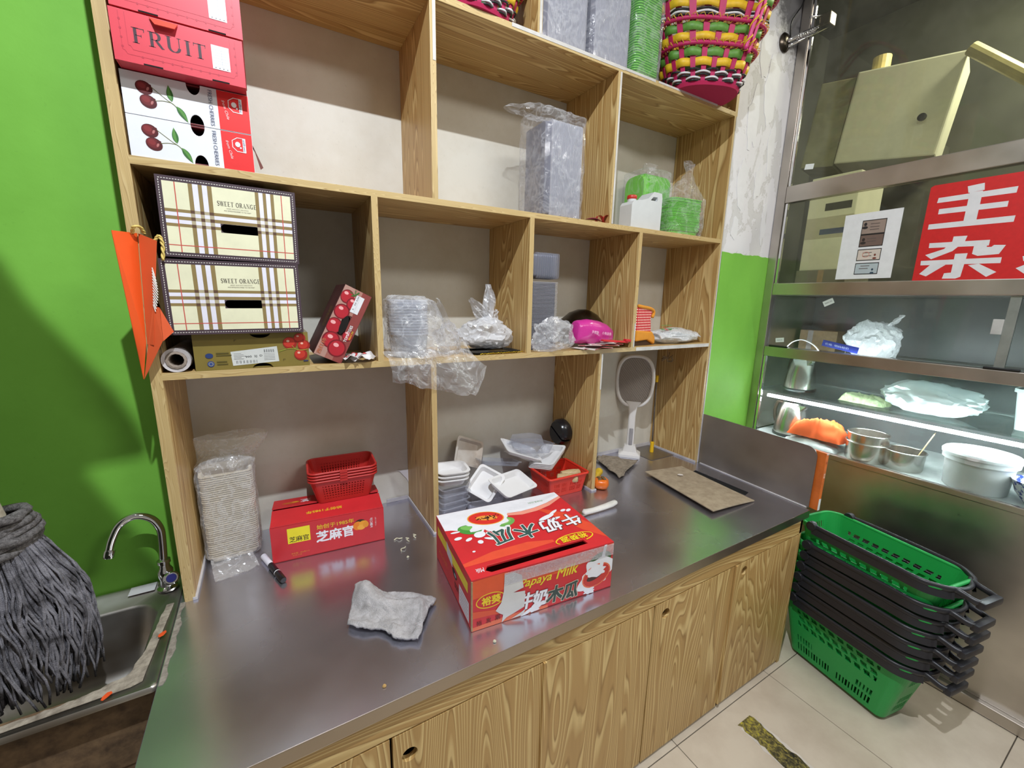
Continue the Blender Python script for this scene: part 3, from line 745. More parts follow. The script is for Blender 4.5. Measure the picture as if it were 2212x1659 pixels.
# ================================================================ kitchen seen through the upper glass
mat('kitchen_dark', S(72, 74, 62), .8, vscale=2, c2=S(52, 54, 46))
struct('wall_kitchen', MB().box((5.0, -3.3, 0), (5.1, 1.2, 4.2)), 'kitchen_dark')
struct('wall_kitchen_side', MB().box((2.87, .95, 0), (5.1, 1.05, 4.2)), 'kitchen_dark')
struct('ceiling_kitchen', MB().box((2.87, -3.3, 4.1), (5.1, 1.2, 4.2)), 'kitchen_dark')
mat('cream_enamel', S(234, 234, 206), .4, var=.03)
hb = thing('kitchen_cabinet', 'large cream wall cabinet with round lock seen through the top glass', 'wall cabinet', (3.95, .0, 2.62))
T = Tm((0, 0, 0), (R(6), 0, R(12)))
obj('body', MB().bbox((0, -.27, .05), (.35, .26, .62), .01, T), 'cream_enamel', hb)
obj('side_door', MB().bbox((.02, .265, .04), (.35, .47, .60), .008, T), mat('cream_side', S(160, 160, 122), .5), hb)
obj('wall_arm', MB().bbox((.34, -.05, .2), (1.04, .05, .3), .004), 'kitchen_dark', hb)
obj('lock', MB().lathe([(.022, 0), (.022, .014), (.014, .018)], 16, Tm((0, -.19, .25), (0, R(-90), 0))), 'black_plastic', hb)
obj('flue', MB().tube([(.1, .12, .6), (.1, .12, .74)], .05, 16), mat('flue_cream', S(236, 214, 140), .5), hb)
pp = thing('cream_duct', 'cream pipe slanting beside the wall cabinet behind the glass', 'pipe', (4.0, -.40, 2.9))
obj('pipe', MB().tube([(0, .06, .30), (0, -.30, -.05)], .035, 12), mat('duct_cream', S(190, 180, 120), .5), pp)
dpart('roof_sheet', (CX+.041, YF, 1.752), (3.42, YB, 1.762), 'steel_case', .001)
bx1 = thing('storage_carton', 'grey carton on the roof of the display case behind the glass', 'carton', (3.20, -.14, 1.7625)); obj('body', MB().bbox((-.1, -.13, 0), (.2, .13, .14), .004), mat('carton_grey', S(120, 118, 100), .7), bx1); obj('tape', MB().bbox((-.1008, -.02, 0), (-.1003, .01, .139), .0002), 'kraft', bx1)
bx2 = thing('storage_carton', 'cream carton with a dark flap behind the glass below the wall cabinet', 'carton', (3.22, -.135, 1.903))
obj('body', MB().bbox((-.1, -.12, 0), (.2, .12, .52), .005), 'cream_enamel', bx2)
obj('dark_flap', MB().bbox((-.101, -.10, .33), (-.1003, .03, .37), .0002), 'kitchen_dark', bx2)
obj('blue_marks', MB().bbox((-.101, -.10, .20), (-.1003, .04, .23), .0002), (90, 104, 150), bx2)
# ================================================================ cartons on the shelves
def carton(name, label, loc, w, d, h, side, rot=(0, 0, 0), group=None, front_poly=None, front_holes=(), cat='box', top=True, edge=.0025, front_mat=None):
    """open-backed-free cardboard carton: body shell, a real front panel (may be notched or holed)"""
    t = thing(name, label, cat, loc, rot, group)
    mb = MB()
    th = .004
    mb.bbox((-w/2, -d/2+th+.0005, 0), (-w/2+th, d/2, h), .0008); mb.bbox((w/2-th, -d/2+th+.0005, 0), (w/2, d/2, h), .0008)
    mb.bbox((-w/2+th, d/2-th, 0), (w/2-th, d/2, h), .0008); mb.bbox((-w/2+th, -d/2+th+.0005, 0), (w/2-th, d/2-th, th), .0008)
    if top: mb.bbox((-w/2+th, -d/2+th+.0005, h-th), (w/2-th, d/2-th, h), .0008)
    obj('body', mb, side, t)
    fp = front_poly or [(0, 0), (w, 0), (w, h), (0, h)]
    obj('front_panel', MB().plate(fp, list(front_holes), th, Tm((-w/2, -d/2+th, 0), (R(90), 0, 0))), front_mat or side, t)
    return t
def notched(w, h, cu, r, ry, top=True, bot=True, n=10):
    """outline of a panel with half-oval finger notches"""
    p = [(0, 0)]
    if bot: p += [(cu-r*math.cos(PI*i/n), ry*math.sin(PI*i/n)) for i in range(n+1)]
    p += [(w, 0), (w, h)]
    if top: p += [(cu+r*math.cos(PI*i/n), h-ry*math.sin(PI*i/n)) for i in range(n+1)]
    p += [(0, h)]
    return p
mat('card_red', S(202, 42, 48), .42, var=.05); mat('card_darkred', S(110, 22, 28), .5); mat('card_white', S(222, 224, 230), .4, var=.02); mat('card_pink', S(208, 60, 74), .45, var=.04)
mat('card_olive', S(128, 112, 52), .45, var=.06); mat('card_plum', S(70, 54, 62), .5, var=.06)
# --- cherry cartons
def cherry(label, z):
    w, d, h = .256, .30, .0925
    t = carton('cherry_carton', label, (.158, d/2+.001, z), w, d, h, 'card_darkred', front_poly=notched(w, h, .139, .0145, .024), front_mat='card_white', group='cherry cartons')
    a = Art(); H = h
    a.rect(.187, .0006, w-.0006, h-.0006, (222, 38, 38)); 
    for cx, cy, sx in ((.042, .062, 1), (.047, .033, 1.02)):
        a.ell(cx, cy, .0165, .0145, (78, 16, 20), R(-25)); a.ell(cx-.002, cy+.002, .0128, .0106, (108, 28, 32), R(-25)); a.ell(cx-.004, cy+.004, .0075, .0060, (128, 40, 42), R(-25)); a.ell(cx+.007, cy-.001, .0022, .0048, (176, 112, 108), R(-25)); a.ell(cx+.0095, cy+.006, .005, .003, (84, 18, 22), R(20))
    a.line(bez([(.056, .066), (.074, .052), (.090, .040)], 6), .0011, (110, 112, 60)); a.line(bez([(.060, .037), (.076, .0405), (.092, .040)], 6), .0011, (110, 112, 60)); a.line(bez([(.088, .042), (.098, .035), (.104, .026)], 5), .0014, (110, 120, 60))
    def leaf(x0, y0, x1, y1, w_):
        d_ = Vector((x1-x0, y1-y0)); nrm = Vector((-d_.y, d_.x)).normalized(); L = 10
        up = [Vector((x0, y0))+d_*(i/L)+nrm*w_*math.sin(PI*(i/L)**.8) for i in range(L+1)]; dn = [Vector((x0, y0))+d_*(i/L)-nrm*w_*.8*math.sin(PI*(i/L)**.8) for i in range(L, -1, -1)]
        a.poly(up+dn, (50, 104, 42)); a.line([(x0, y0), (x1, y1)], .0009, (120, 160, 80)); a.poly([Vector((x0, y0))+d_*(i/L)+nrm*w_*.75*math.sin(PI*(i/L)**.8) for i in range(L+1)], (84, 140, 60))
    leaf(.093, .043, .089, .078, .007); leaf(.101, .034, .121, .002, .007)
    a.text('FRESH CHERRIES', .1725, .046, .0085, (84, 92, 120), R(-90), 0, .082)
    a.line([(.208, .020+.045), (.206, .058+.01), (.214, .078), (.226, .080), (.238, .078), (.2395, .046)][:0] or [(.2395, .046), (.2395, .080), (.222, .080), (.2105, .072), (.2105, .056), (.220, .047), (.2395, .046)], .0017, (232, 226, 228))
    a.ell(.2225, .064, .0058, .0064, (232, 226, 228)); a.ell(.2285, .0565, .0022, .0022, (232, 226, 228)); a.rect(.2335, .0462, .2400, .0798, (226, 226, 232)); a.text('unifrutti', .2368, .063, .0046, (40, 44, 90), R(-90), .01, .028)
    a.text('from Chile', .2035, .048, .0062, (240, 214, 214), R(-78), .0, .044, .3)
    a.build(face_fn('front', w, d, h), t)
    return t
cherry('white cherry carton lower of two, standing on the shelf board', ZB+.0005)
cherry('white cherry carton upper of two, under the red fruit cartons', ZB+.0945)
obj('torn_flap', MB().add([(.128, -.146, .07), (.128, -.06, .085), (.150, -.09, .03), (.142, -.14, .012)], [(0, 1, 2, 3)]), 'card_darkred', [o for o in COL.objects if o.name.startswith('cherry_carton')][0])
# --- red FRUIT cartons
def fruit(label, z, x, lettering):
    w, d, h = .250, .31, .104
    t = carton('fruit_carton', label, (x, d/2-.04, z), w, d, h, 'card_pink', group='red fruit cartons')
    a = Art(); dk = (176, 40, 58)
    for e in (.016, .027):
        a.line([(e, e+.008), (e, h-.004), ], .0007, dk); a.line([(w-e, e+.008), (w-e, h-.004)], .0007, dk); a.line([(e+.008, e), (w-e-.008, e)], .0007, dk)
        a.line([(e, e+.008), (e+.004, e+.007), (e+.008, e)], .0007, dk); a.line([(w-e, e+.008), (w-e-.004, e+.007), (w-e-.008, e)], .0007, dk)
    for i in range(9): a.ell(.05+.018*i, .0155, .0022, .0026, dk, n=8)
    for i in range(4): a.ell(w-.0175, .03+.018*i, .0022, .0026, dk, n=8); a.ell(.0165, .03+.018*i, .0022, .0026, dk, n=8)
    if lettering: a.serif('FRUIT', .106, .058, .031, (58, 30, 42), .142)
    a.rect(.184, .028, .220, .080, (222, 222, 228))
    for i in range(7): a.rect(.186, .034+.006*i, .218, .0345+.006*i, (150, 150, 160))
    a.rect(.204, .034, .2045, .072, (150, 150, 160))
    for i in range(4): a.ell(.190+.008*i, .0312, .0014, .0012, (70, 70, 80), n=6)
    a.build(face_fn('front', w, d, h), t)
    for u0, u1 in ((.05, .085), (.18, .215)):
        obj('slot', MB().box((u0-w/2, -d/2-.0006, .0005), (u1-w/2, -d/2+.001, .0035)), 'black_void', t)
    if lettering:
        obj('pull_tab', MB().prism([(-.026, 0), (.026, 0), (.020, -.017), (-.016, -.018)], .002, Tm((-.028, -d/2-.0015, h-.004), (R(58), 0, 0))), mat('tab_orange', S(214, 70, 50), .5), t)
    return t
fruit('red fruit carton with a raised tab, resting on the cherry cartons', 2.2135, .159, True)
fruit('topmost red fruit carton, cut off by the top of the picture', 2.3215, .162, False)
# --- plaid sweet orange cartons
def sweet(label, x, z, w, rot):
    d, h = .30, .194
    slot = stadium(w*.555, h*.415, w*.29, h*.115)
    t = carton('sweet_orange_carton', label, (x, d/2-.022, z), w, d, h, 'card_plum', rot=rot, group='plaid orange cartons', front_holes=[slot])
    b = .0125; iw, ih = w-2*b, h-2*b
    cream, ol, wh, rd, dk = (226, 224, 192), (140, 120, 76), (226, 224, 236), (196, 84, 74), (92, 66, 50)
    a = Art()
    def frame_rect(u0, v0, u1, v1, col):   # rectangle on the panel that leaves the hand slot open
        s0, s1, t0, t1 = w*.41, w*.70, h*.357, h*.473
        if u1 <= s0 or u0 >= s1 or v1 <= t0 or v0 >= t1: a.rect(u0, v0, u1, v1, col); return
        if u0 < s0: a.rect(u0, v0, s0, v1, col)
        if u1 > s1: a.rect(s1, v0, u1, v1, col)
        m0, m1 = max(u0, s0), min(u1, s1)
        if v0 < t0: a.rect(m0, v0, m1, t0, col)
        if v1 > t1: a.rect(m0, t1, m1, v1, col)
    frame_rect(b, b, w-b, h-b, cream)
    U = lambda f: b+iw*f
    V = lambda f: b+ih*(1-f)
    hb = [(.38, .425, ol), (.425, .48, wh), (.48, .53, ol), (.53, .585, wh), (.585, .63, ol)]
    vb = [(.185, .217, ol), (.217, .258, wh), (.258, .288, ol), (.288, .326, wh), (.326, .36, ol), (.70, .73, ol), (.73, .764, wh), (.764, .792, ol), (.792, .828, wh), (.828, .857, ol)]
    for cc in (ol, wh):
        for x0, x1, c in vb:
            if c == cc: a.rect(U(x0), b, U(x1), h-b, c)
    for cc in (wh, ol):
        for y0, y1, c in hb:
            if c == cc: frame_rect(b, V(y1), w-b, V(y0), c)
    X_ = [(x0, x1, y0, y1, c, c2) for x0, x1, c in vb for y0, y1, c2 in hb]
    for x0, x1, y0, y1, c, c2 in X_:
        if (c == ol) != (c2 == ol): a.rect(U(x0), V(y1), U(x1), V(y0), (176, 164, 136))
    for x0, x1, y0, y1, c, c2 in X_:
        if c == ol and c2 == ol: a.rect(U(x0), V(y1), U(x1), V(y0), dk)
    for f in (.085, .918): a.rect(U(f), b, U(f)+.0022, h-b, rd)
    a.rect(b, V(.905), w-b, V(.905)+.0022, rd)
    n = 52
    for i in range(n):
        u = .006+(w-.012)*i/n
        for v in (.0055, h-.0075): a.rect(u, v, u+.0034, v+.0016, (226, 220, 214))
    n = 30
    for i in range(n):
        v = .008+(h-.016)*i/n
        for u in (.0055, w-.0075): a.rect(u, v, u+.0016, v+.0034, (226, 220, 214))
    a.serif('SWEET ORANGE', w*.545, h*.735, .0115, (60, 50, 46), w*.29)
    a.text('SWEET AND JUICY DELICIOUS', w*.545, h*.675, .0028, (110, 100, 90), 0, 0, w*.16); a.text('AND REFRESHING SWEET TO THE HEART', w*.545, h*.648, .0028, (110, 100, 90), 0, 0, w*.2)
    a.build(face_fn('front', w, d, h), t, step=.00003)
    return t
sweet('plaid sweet orange carton, lower one above the olive carton', .214, 1.5915, .316, (0, R(-.4), 0))
sweet('plaid sweet orange carton, upper one just under the shelf board', .222, 1.7885, .306, (0, R(.6), 0))
# --- olive tomato/cherry carton at the bottom
w, d, h = .285, .29, .1015
t = carton('olive_carton', 'flat olive carton with a white shipping label under the plaid cartons', (.2415, d/2+.001, ZC_+.0006), w, d, h, 'card_olive', front_poly=notched(w, h, .160, .026, .014))
a = Art()
a.poly([(.087, .010), (.203, .017), (.200, .062), (.084, .050)], (206, 208, 204))
a.text('990  2J  D', .140, .034, .0075, (40, 40, 46), R(4), .012, .042)
for (u, v, n, L) in ((.164, .045, 16, .030), (.093, .0155, 20, .055)):
    for i in range(n):
        if i % 3: a.rect(u+L*i/n, v, u+L*i/n+.0011, v+.0085, (70, 70, 74))
for i in range(5): a.rect(.091, .044-.004*i, .091+.03*(.6+.4*((i*7) % 3)/2), .045-.004*i, (130, 130, 132)); a.rect(.165, .041-.0045*i, .193, .0420-.0045*i, (140, 140, 142))
for cx, cy, r in ((.235, .070, .019), (.262, .084, .016), (.272, .062, .017), (.262, .034, .018)):
    a.ell(cx, cy, r, r*.95, (150, 34, 26)); a.ell(cx-.002, cy+.002, r*.78, r*.72, (188, 52, 38)); a.ell(cx-.005, cy+.006, r*.22, r*.18, (230, 180, 160))
a.line(bez([(.205, .046), (.235, .054), (.26, .048), (.283, .05)], 6), .0018, (150, 160, 60)); a.line(bez([(.248, .052), (.240, .062)], 4), .0014, (150, 160, 60))
a.ell(.034, .041, .009, .007, (40, 60, 110)); a.ell(.036, .018, .008, .008, (50, 70, 130)); a.ell(.036, .018, .0055, .0055, (150, 150, 130)); a.ell(.036, .018, .004, .004, (50, 70, 130))
for u, v, L in ((.05, .046, .03), (.05, .040, .036), (.05, .022, .024), (.05, .015, .026)): a.rect(u, v, u+L, v+.0028, (92, 84, 40))
for u, v in ((.095, .083), (.214, .022)): a.rect(u, v, u+.006, v+.001, (60, 52, 24)); a.rect(u, v-.004, u+.001, v, (60, 52, 24))
a.rect(.268, .0125, .281, .0165, (50, 50, 90))
a.build(face_fn('front', w, d, h), t)
obj('tape_shine', MB().bbox((.06, -.146, .101), (.142, .1, .1019), .0003), 'clear_film', t)
# --- roll of plastic film
rl = thing('film_roll', 'roll of clear plastic film lying between orange bag and olive carton', 'film roll', (.0595, .0, ZC_+.0335))
T = Tm((0, .0, 0), (R(-90), 0, 0))
mb = MB().loft([[(r*math.cos(2*PI*j/28), y, r*math.sin(2*PI*j/28)) for j in range(28)] for r, y in ((.024, .002), (.0325, .0), (.0328, .004), (.0328, .26), (.024, .262))])
obj('film_layers', mb, mat('film_grey', S(196, 190, 190), .25, vscale=40), rl, smooth=40)
mb = MB().loft([[(r*math.cos(2*PI*j/12), y, r*math.sin(2*PI*j/12)) for j in range(12)] for r, y in ((.0165, .258), (.0165, .003), (.018, -.002), (.0235, -.001), (.0245, .006))])
obj('card_core', mb, mat('core_grey', S(150, 136, 124), .8), rl)
# --- tilted tomatoes carton
w, d, h = .088, .20, .238
ang = R(26.5)
t = carton('tomato_carton', 'dark red tomatoes carton leaning against the shelf divider', (.435, d/2+.005, 1.5045), w, d, h, mat('card_brown', S(88, 44, 42), .45, c2=S(56, 26, 26)), rot=(0, ang, 0), front_holes=[stadium(.046, .118, .022, .004)[:0] or [(.046+.011*math.cos(2*PI*i/20), .118+(.022 if math.sin(2*PI*i/20) > 0 else -.022)+.011*math.sin(2*PI*i/20)) for i in range(20)]])
a = Art(); R0 = (178, 34, 48); DK = (120, 20, 32)
a.rect(.001, .001, .034, h-.001, (176, 136, 124)); a.rect(.058, .001, w-.001, h-.001, (138, 64, 60)); a.rect(.034, .001, .058, .083, (158, 98, 88)); a.rect(.034, .153, .058, h-.001, (170, 120, 108))
for cx, cy, r in ((.024, .155, .024), (.020, .105, .026), (.030, .060, .027), (.056, .042, .028), (.020, .205, .022), (.045, .19, .020), (.070, .090, .016)):
    a.ell(cx, cy, r*.9 if cx-r < 0 else r, r, DK); a.ell(cx, cy, r*.82, r*.85, R0); a.ell(cx-.006, cy+.009, r*.3, r*.22, (236, 170, 170))
a.items = [(vs, fs, c) for vs, fs, c in a.items]
for k in range(len(a.items)):
    vs, fs, c = a.items[k]; a.items[k] = ([(min(max(u, .001), w-.001), min(max(v, .001), h-.001)) for u, v in vs], fs, c)
# the unlit inside of the hand hole is painted as a near-black oval
a2 = Art()
for vs, fs, c in a.items:
    a2.items.append((vs, fs, c))
a2.items = [it for it in a2.items]
a2.ell(.046, .118, .0105, .032, (12, 8, 8))
a2.poly([(.045, .165), (.070, .165), (.070, .222), (.045, .222)], (222, 222, 226)); a2.rect(.057, .166, .0575, .221, (150, 150, 150))
for i, s_ in enumerate(('A', 'AA', 'AAA')): a2.text(s_, .051, .176+.018*i, .006, (60, 60, 66), R(90))
a2.line([(.030, .212), (.040, .218), (.048, .232)], .004, (60, 110, 50)); a2.line([(.022, .222), (.040, .218), (.036, .234)], .003, (60, 110, 50))
a2.text('TOMATOES', .069, .098, .0085, (238, 236, 236), R(90), .015, .056); a2.text('西红柿', .079, .096, .006, (230, 200, 60), R(90), 0, .030); a2.text('西红柿', .012, .032, .013, (190, 110, 80), R(90), .01, .05)
a2.build(face_fn('front', w, d, h), t)
a = Art()
for i in range(3): a.text('新鲜优质果蔬', .150-.018*i, .125, .010, (150, 130, 60), R(90), 0, .07)
a.build(face_fn('left', w, d, h), t)
# --- paper packets beneath it
random.seed(21)
for i, (x, y, rz, ry, wv, L, lb) in enumerate(((.525, .03, .3, -14, .05, .085, 'crumpled white paper packet under the leaning tomatoes carton'), (.555, .012, -.5, 22, .040, .082, 'long white paper packet with red print beside the divider'), (.500, .008, .1, 6, .042, .06, 'small white packet with red print flat on the board'))):
    p = thing('paper_packet', lb, 'packet', (x, y, ZC_+.003), (0, R(ry*.5), rz), 'paper packets under the tomatoes carton')
    n = 8; g = MB(); vs = []
    for k in range(n+1):
        for j in range(n+1):
            u, v = k/n-.5, j/n-.5
            zz = .012+.012*noise.noise(Vector((u*2.4+i*5, v*2.4, 1.3)))+.012*(.25-u*u)*4
            vs.append((u*wv, v*L, max(zz, .0)))
    g.add(vs, [(k*(n+1)+j, k*(n+1)+j+1, (k+1)*(n+1)+j+1, (k+1)*(n+1)+j) for k in range(n) for j in range(n)])
    o = obj('paper', g, mat('packet_white', S(216, 212, 212), .6, var=.05), p); o.modifiers.new('thick', 'SOLIDIFY').thickness = .0015
    a = Art(); a.rect(-.014, -.03, -.004, .006, (196, 60, 60))
    a.build(lambda u, v, o_: (u, v, .012+.012*noise.noise(Vector((u/wv*2.4+i*5, v/L*2.4, 1.3)))+.012*(.25-(u/wv)**2)*4+.0022+o_), p)
# --- orange paper gift bag
gb = thing('orange_gift_bag', 'orange paper gift bag with rope handles hanging over the left shelf edge', 'gift bag', (.03, -.1, ZC_))
def wpoly(name, pts, m, par, th=.0012):
    """thin paper panel from world-space corner points"""
    P = [Vector(p) for p in pts]; nrm = (P[1]-P[0]).cross(P[2]-P[0]).normalized()*th; n = len(P)
    mb = MB().add([tuple(p) for p in P]+[tuple(p+nrm) for p in P], [list(range(n)), [n+i for i in range(n)][::-1]]+[(i, (i+1) % n, n+(i+1) % n, n+i) for i in range(n)])
    return obj(name, mb, m, par, world=True)
mat('bag_orange', S(232, 86, 26), .5, var=.03, vscale=6); mat('bag_orange_side', S(214, 88, 44), .55, var=.03)
A_, B_, C_ = (-.0178, -.050, 1.841), (.0195, -.003, 1.843), (-.008, -.024, 1.479)
wpoly('side_panel', [A_, B_, (.0085, -.026, 1.574), C_], 'bag_orange', gb)
wpoly('gusset_fold', [(.0225, -.010, 1.842), (.060, -.036, 1.825), (.0245, -.038, 1.568), (.0105, -.029, 1.569)], 'bag_orange_side', gb)
wpoly('gusset_lower', [(.0340, -.036, 1.667), (.0470, -.038, 1.662), (.0445, -.040, 1.578), (-.0065, -.027, 1.479)], 'bag_orange_side', gb)
wpoly('base_fold', [(.0475, -.036, 1.661), (.068, -.030, 1.600), (.0450, -.038, 1.577)], 'bag_orange_side', gb)
mb = MB(); ctr = [(.044-.008*i/8, -.0385-.001*i/8, 1.760-.090*i/8) for i in range(9)]
for i in range(14):      # white feather printed on the fold
    t_ = i/13; c = Vector(ctr[0]).lerp(Vector(ctr[-1]), t_); L = .011*math.sin(PI*(t_*.8+.1)); 
    mb.tube([tuple(c), tuple(c+Vector((L*.8, -L*.15, -.018)))], .0012, 4)
obj('feather_print', mb, (226, 220, 214), gb, world=True)
mat('rope_gold', S(222, 196, 110), .6)
for pts in ([(.012, -.015, 1.84), (.020, -.030, 1.855), (.030, -.018, 1.856), (.034, -.006, 1.842)], [(.056, -.028, 1.826), (.066, -.032, 1.838), (.070, -.030, 1.815), (.066, -.028, 1.780)]):
    pth = bez(pts, 8); mb = MB()
    for s_ in (0, PI): mb.tube([tuple(p+Vector((.0022*math.cos(i*.9+s_), .0022*math.sin(i*.9+s_), 0))) for i, p in enumerate(pth)], .0026, 6)
    obj('rope_handle', mb, 'rope_gold', gb, smooth='all', world=True)
# ================================================================ trays, wrapped stacks, plastic bags
def tray_mesh(w, d, h, r=.012, th=.003, slope=.012, lipw=.006, lipt=.003):
    rings = [rrect(w-2*slope, d-2*slope, max(r-.004, .004), 4, 0), rrect(w-2*lipw, d-2*lipw, r, 4, h-lipt-.001), rrect(w, d, r+.002, 4, h-lipt), rrect(w, d, r+.002, 4, h),
             rrect(w-2*lipw-2*th, d-2*lipw-2*th, r, 4, h-.0005), rrect(w-2*slope-2*th, d-2*slope-2*th, max(r-.004, .004), 4, th)]
    mb = MB().loft(rings[:2], True, True, False); mb.cur = 1; mb.loft(rings[1:5]); mb.cur = 0; mb.loft(rings[4:], True, False, True)
    return mb
def stack(n, mesh, loc, rot, step, label, group, cat, name, m, jitter=.0):
    """n nested pieces along the local z axis; every piece is its own object sharing one mesh"""
    first = None
    from mathutils import Euler
    E_ = Euler(rot).to_matrix()
    for i in range(n):
        p = Vector(loc)+E_ @ Vector((random.uniform(-jitter, jitter), random.uniform(-jitter, jitter), i*step))
        if first is None:
            first = obj(name, mesh, [m, 'pet_lip' if m == 'pet_stack' else m], None, smooth=35); tag(first, label, cat, group); o = first
        else:
            o = first.copy(); COL.objects.link(o)
        o.location = p; o.rotation_euler = rot
    return first
def crumple(name, mb, m, parent, amp=.006, freq=22, seed=0, sub=0, smooth=False, keepz=None):
    for i, p in enumerate(mb.v):
        v = Vector(p)
        d = noise.noise_vector(v*freq+Vector((seed*3.1, seed, 0)))*amp+noise.noise_vector(v*freq*2.7+Vector((seed, 0, seed)))*amp*.5
        if keepz is not None and v.z < keepz: d.z = 0
        mb.v[i] = tuple(v+d)
    return obj(name, mb, m, parent, smooth=smooth)
def bagloft(cx, cy, secs, n=40):
    """sections: (z, rx, ry, dx, dy, squareness)"""
    rings = []
    for z, rx, ry, dx, dy, sq in secs:
        ring = []
        for j in range(n):
            a = 2*PI*j/n; c, s_ = math.cos(a), math.sin(a); k = (abs(c)**sq+abs(s_)**sq)**(-1/sq)
            ring.append((cx+dx+rx*c*k, cy+dy+ry*s_*k, z))
        rings.append(ring)
    return rings
def dense(secs, m=4):
    out = []
    for a, b in zip(secs, secs[1:]):
        for i in range(m): out.append(tuple(a[k]+(b[k]-a[k])*i/m for k in range(len(a))))
    return out+[secs[-1]]
random.seed(31)
mat('foam_white', S(224, 223, 224), .6, var=.02); mat('foam_cream', S(214, 208, 194), .65, var=.03); mat('foam_green', S(112, 206, 48), .5, var=.04, vscale=20)
mat('stack_clear', S(170, 170, 180), .12, var=.05, trans=.0)
def hard(name, c, a_, rough=.1):
    m, nt, b = newmat(name); out = nt.nodes['Material Output']
    t = nt.nodes.new('ShaderNodeBsdfTransparent'); t.inputs[0].default_value = (.93, .94, .96, 1)
    b.inputs['Base Color'].default_value = c; b.inputs['Roughness'].default_value = rough; b.inputs['Specular IOR Level'].default_value = .8
    lw = nt.nodes.new('ShaderNodeLayerWeight'); lw.inputs[0].default_value = .35
    mx = nt.nodes.new('ShaderNodeMixShader'); nt.links.new(math_n(nt, 'ADD', math_n(nt, 'MULTIPLY', lw.outputs['Facing'], .5), a_), mx.inputs[0])
    nt.links.new(t.outputs[0], mx.inputs[1]); nt.links.new(b.outputs[0], mx.inputs[2]); nt.links.new(mx.outputs[0], out.inputs[0])
hard('pet_clear', S(190, 192, 204), .10); hard('pet_stack', S(150, 150, 164), .30, .10); hard('pet_lip', S(208, 208, 216), .52, .12)
# --- wrapped tower of cream foam trays on the worktop
stack(40, tray_mesh(.150, .135, .022, .014), (.115, .240, ZT+.004), (0, 0, R(4)), .0074, 'cream foam tray in the wrapped tower by the left panel', 'cream foam trays in the tower', 'tray', 'foam_tray', 'foam_cream', .0012)
wb = thing('wrap_bag', 'clear plastic bag pulled over the tower of cream foam trays', 'plastic bag', (.115, .24, ZT))
secs = dense([(.006, .070, .066, 0, 0, 4), (.02, .083, .077, 0, 0, 5), (.15, .084, .078, 0, 0, 6), (.30, .083, .077, 0, 0, 6), (.335, .086, .074, .002, 0, 4), (.365, .080, .05, .012, 0, 2.5), (.395, .098, .05, .022, -.004, 2), (.43, .11, .04, .03, -.006, 2)], 4)
crumple('film', MB().loft(bagloft(0, 0, secs, 48)), 'film_yellowish', wb, .006, 20, 2)
mb = MB(); n = 14; vs = []
for i in range(n+1):
    for j in range(n+1):
        u, v = i/n, j/n; vs.append((-.065+.12*u+.02*v, -.085-.10*v*(1-.3*u), .030-.026*v+.012*noise.noise(Vector((u*5, v*5, 2)))))
mb.add(vs, [(i*(n+1)+j, i*(n+1)+j+1, (i+1)*(n+1)+j+1, (i+1)*(n+1)+j) for i in range(n) for j in range(n)])
crumple('loose_tail', mb, 'film_yellowish', wb, .004, 30, 5)
# --- clear box stacks standing on edge (row 1, middle cubby) in a loose bag
def edge_stack(n, w, h, d, step, loc, label, group, m, name='clear_tray', rz=0, cat='tray', slope=.010):
    # trays stand on edge, nested along +x
    return stack(n, tray_mesh(w, h, d, .010, .0016, slope, .008, .0018), loc, (R(90), 0, R(90)+rz), step, label, group, cat, name, m, .0008)
def film_box(name, label, loc, w, d, h, m='clear_film', amp=.004, seed=1, top=None, group=None, sq=8):
    t = thing(name, label, 'plastic bag', loc, (0, 0, 0), group)
    secs = [(.003, w/2, d/2, 0, 0, sq), (h*.5, w/2+.003, d/2+.003, 0, 0, sq), (h, w/2+.002, d/2+.002, 0, 0, sq)]
    if top: secs += top
    else: secs += [(h+.004, w/2*.6, d/2*.6, 0, 0, 3), (h+.005, .004, .004, 0, 0, 2)]
    crumple('film', MB().loft(bagloft(0, 0, dense(secs, 7), 44)), m, t, amp, 26, seed)
    return t
edge_stack(26, .16, .355, .030, .0058, (1.262, .115, ZB+.180), 'clear plastic tray in the upright bundle of the middle upper cubby', 'clear trays bundled in the upper cubby', 'pet_stack')
film_box('wrap_bag', 'clear bag around the upright tray bundle in the middle upper cubby', (1.345, .115, ZB), .215, .185, .385, 'clear_film', .007, 3, [(.395, .085, .07, -.02, 0, 3), (.41, .11, .05, -.035, 0, 2), (.400, .14, .045, -.06, 0, 2), (.385, .15, .04, -.075, 0, 2)])
# --- two clear bundles and a green one on the top shelf
ZT2 = ZA+TT
for k, x0 in enumerate((1.232, 1.452)):
    edge_stack(27, .15, .46, .024, .0066, (x0, .11, ZT2+.233), 'clear plastic tray in the %s grey bundle on the top shelf' % ('left', 'right')[k], '%s grey tray bundle on the top shelf' % ('left', 'right')[k], 'pet_stack', rz=0)
    film_box('wrap_bag', 'clear bag around the %s grey bundle on the top shelf' % ('left', 'right')[k], (x0+.096, .11, ZT2), .208, .17, .47, 'clear_film', .004, 6+k)
stack(48, tray_mesh(.150, .150, .028, .02), (1.752, .100, ZT2+.004), (0, 0, R(2)), .0092, 'green foam tray in the tall bundle on the top shelf', 'green foam trays on the top shelf', 'tray', 'foam_tray', 'foam_green', .001)
film_box('wrap_bag', 'clear bag around the green tray bundle on the top shelf', (1.752, .10, ZT2), .166, .165, .50, 'clear_film', .004, 12)
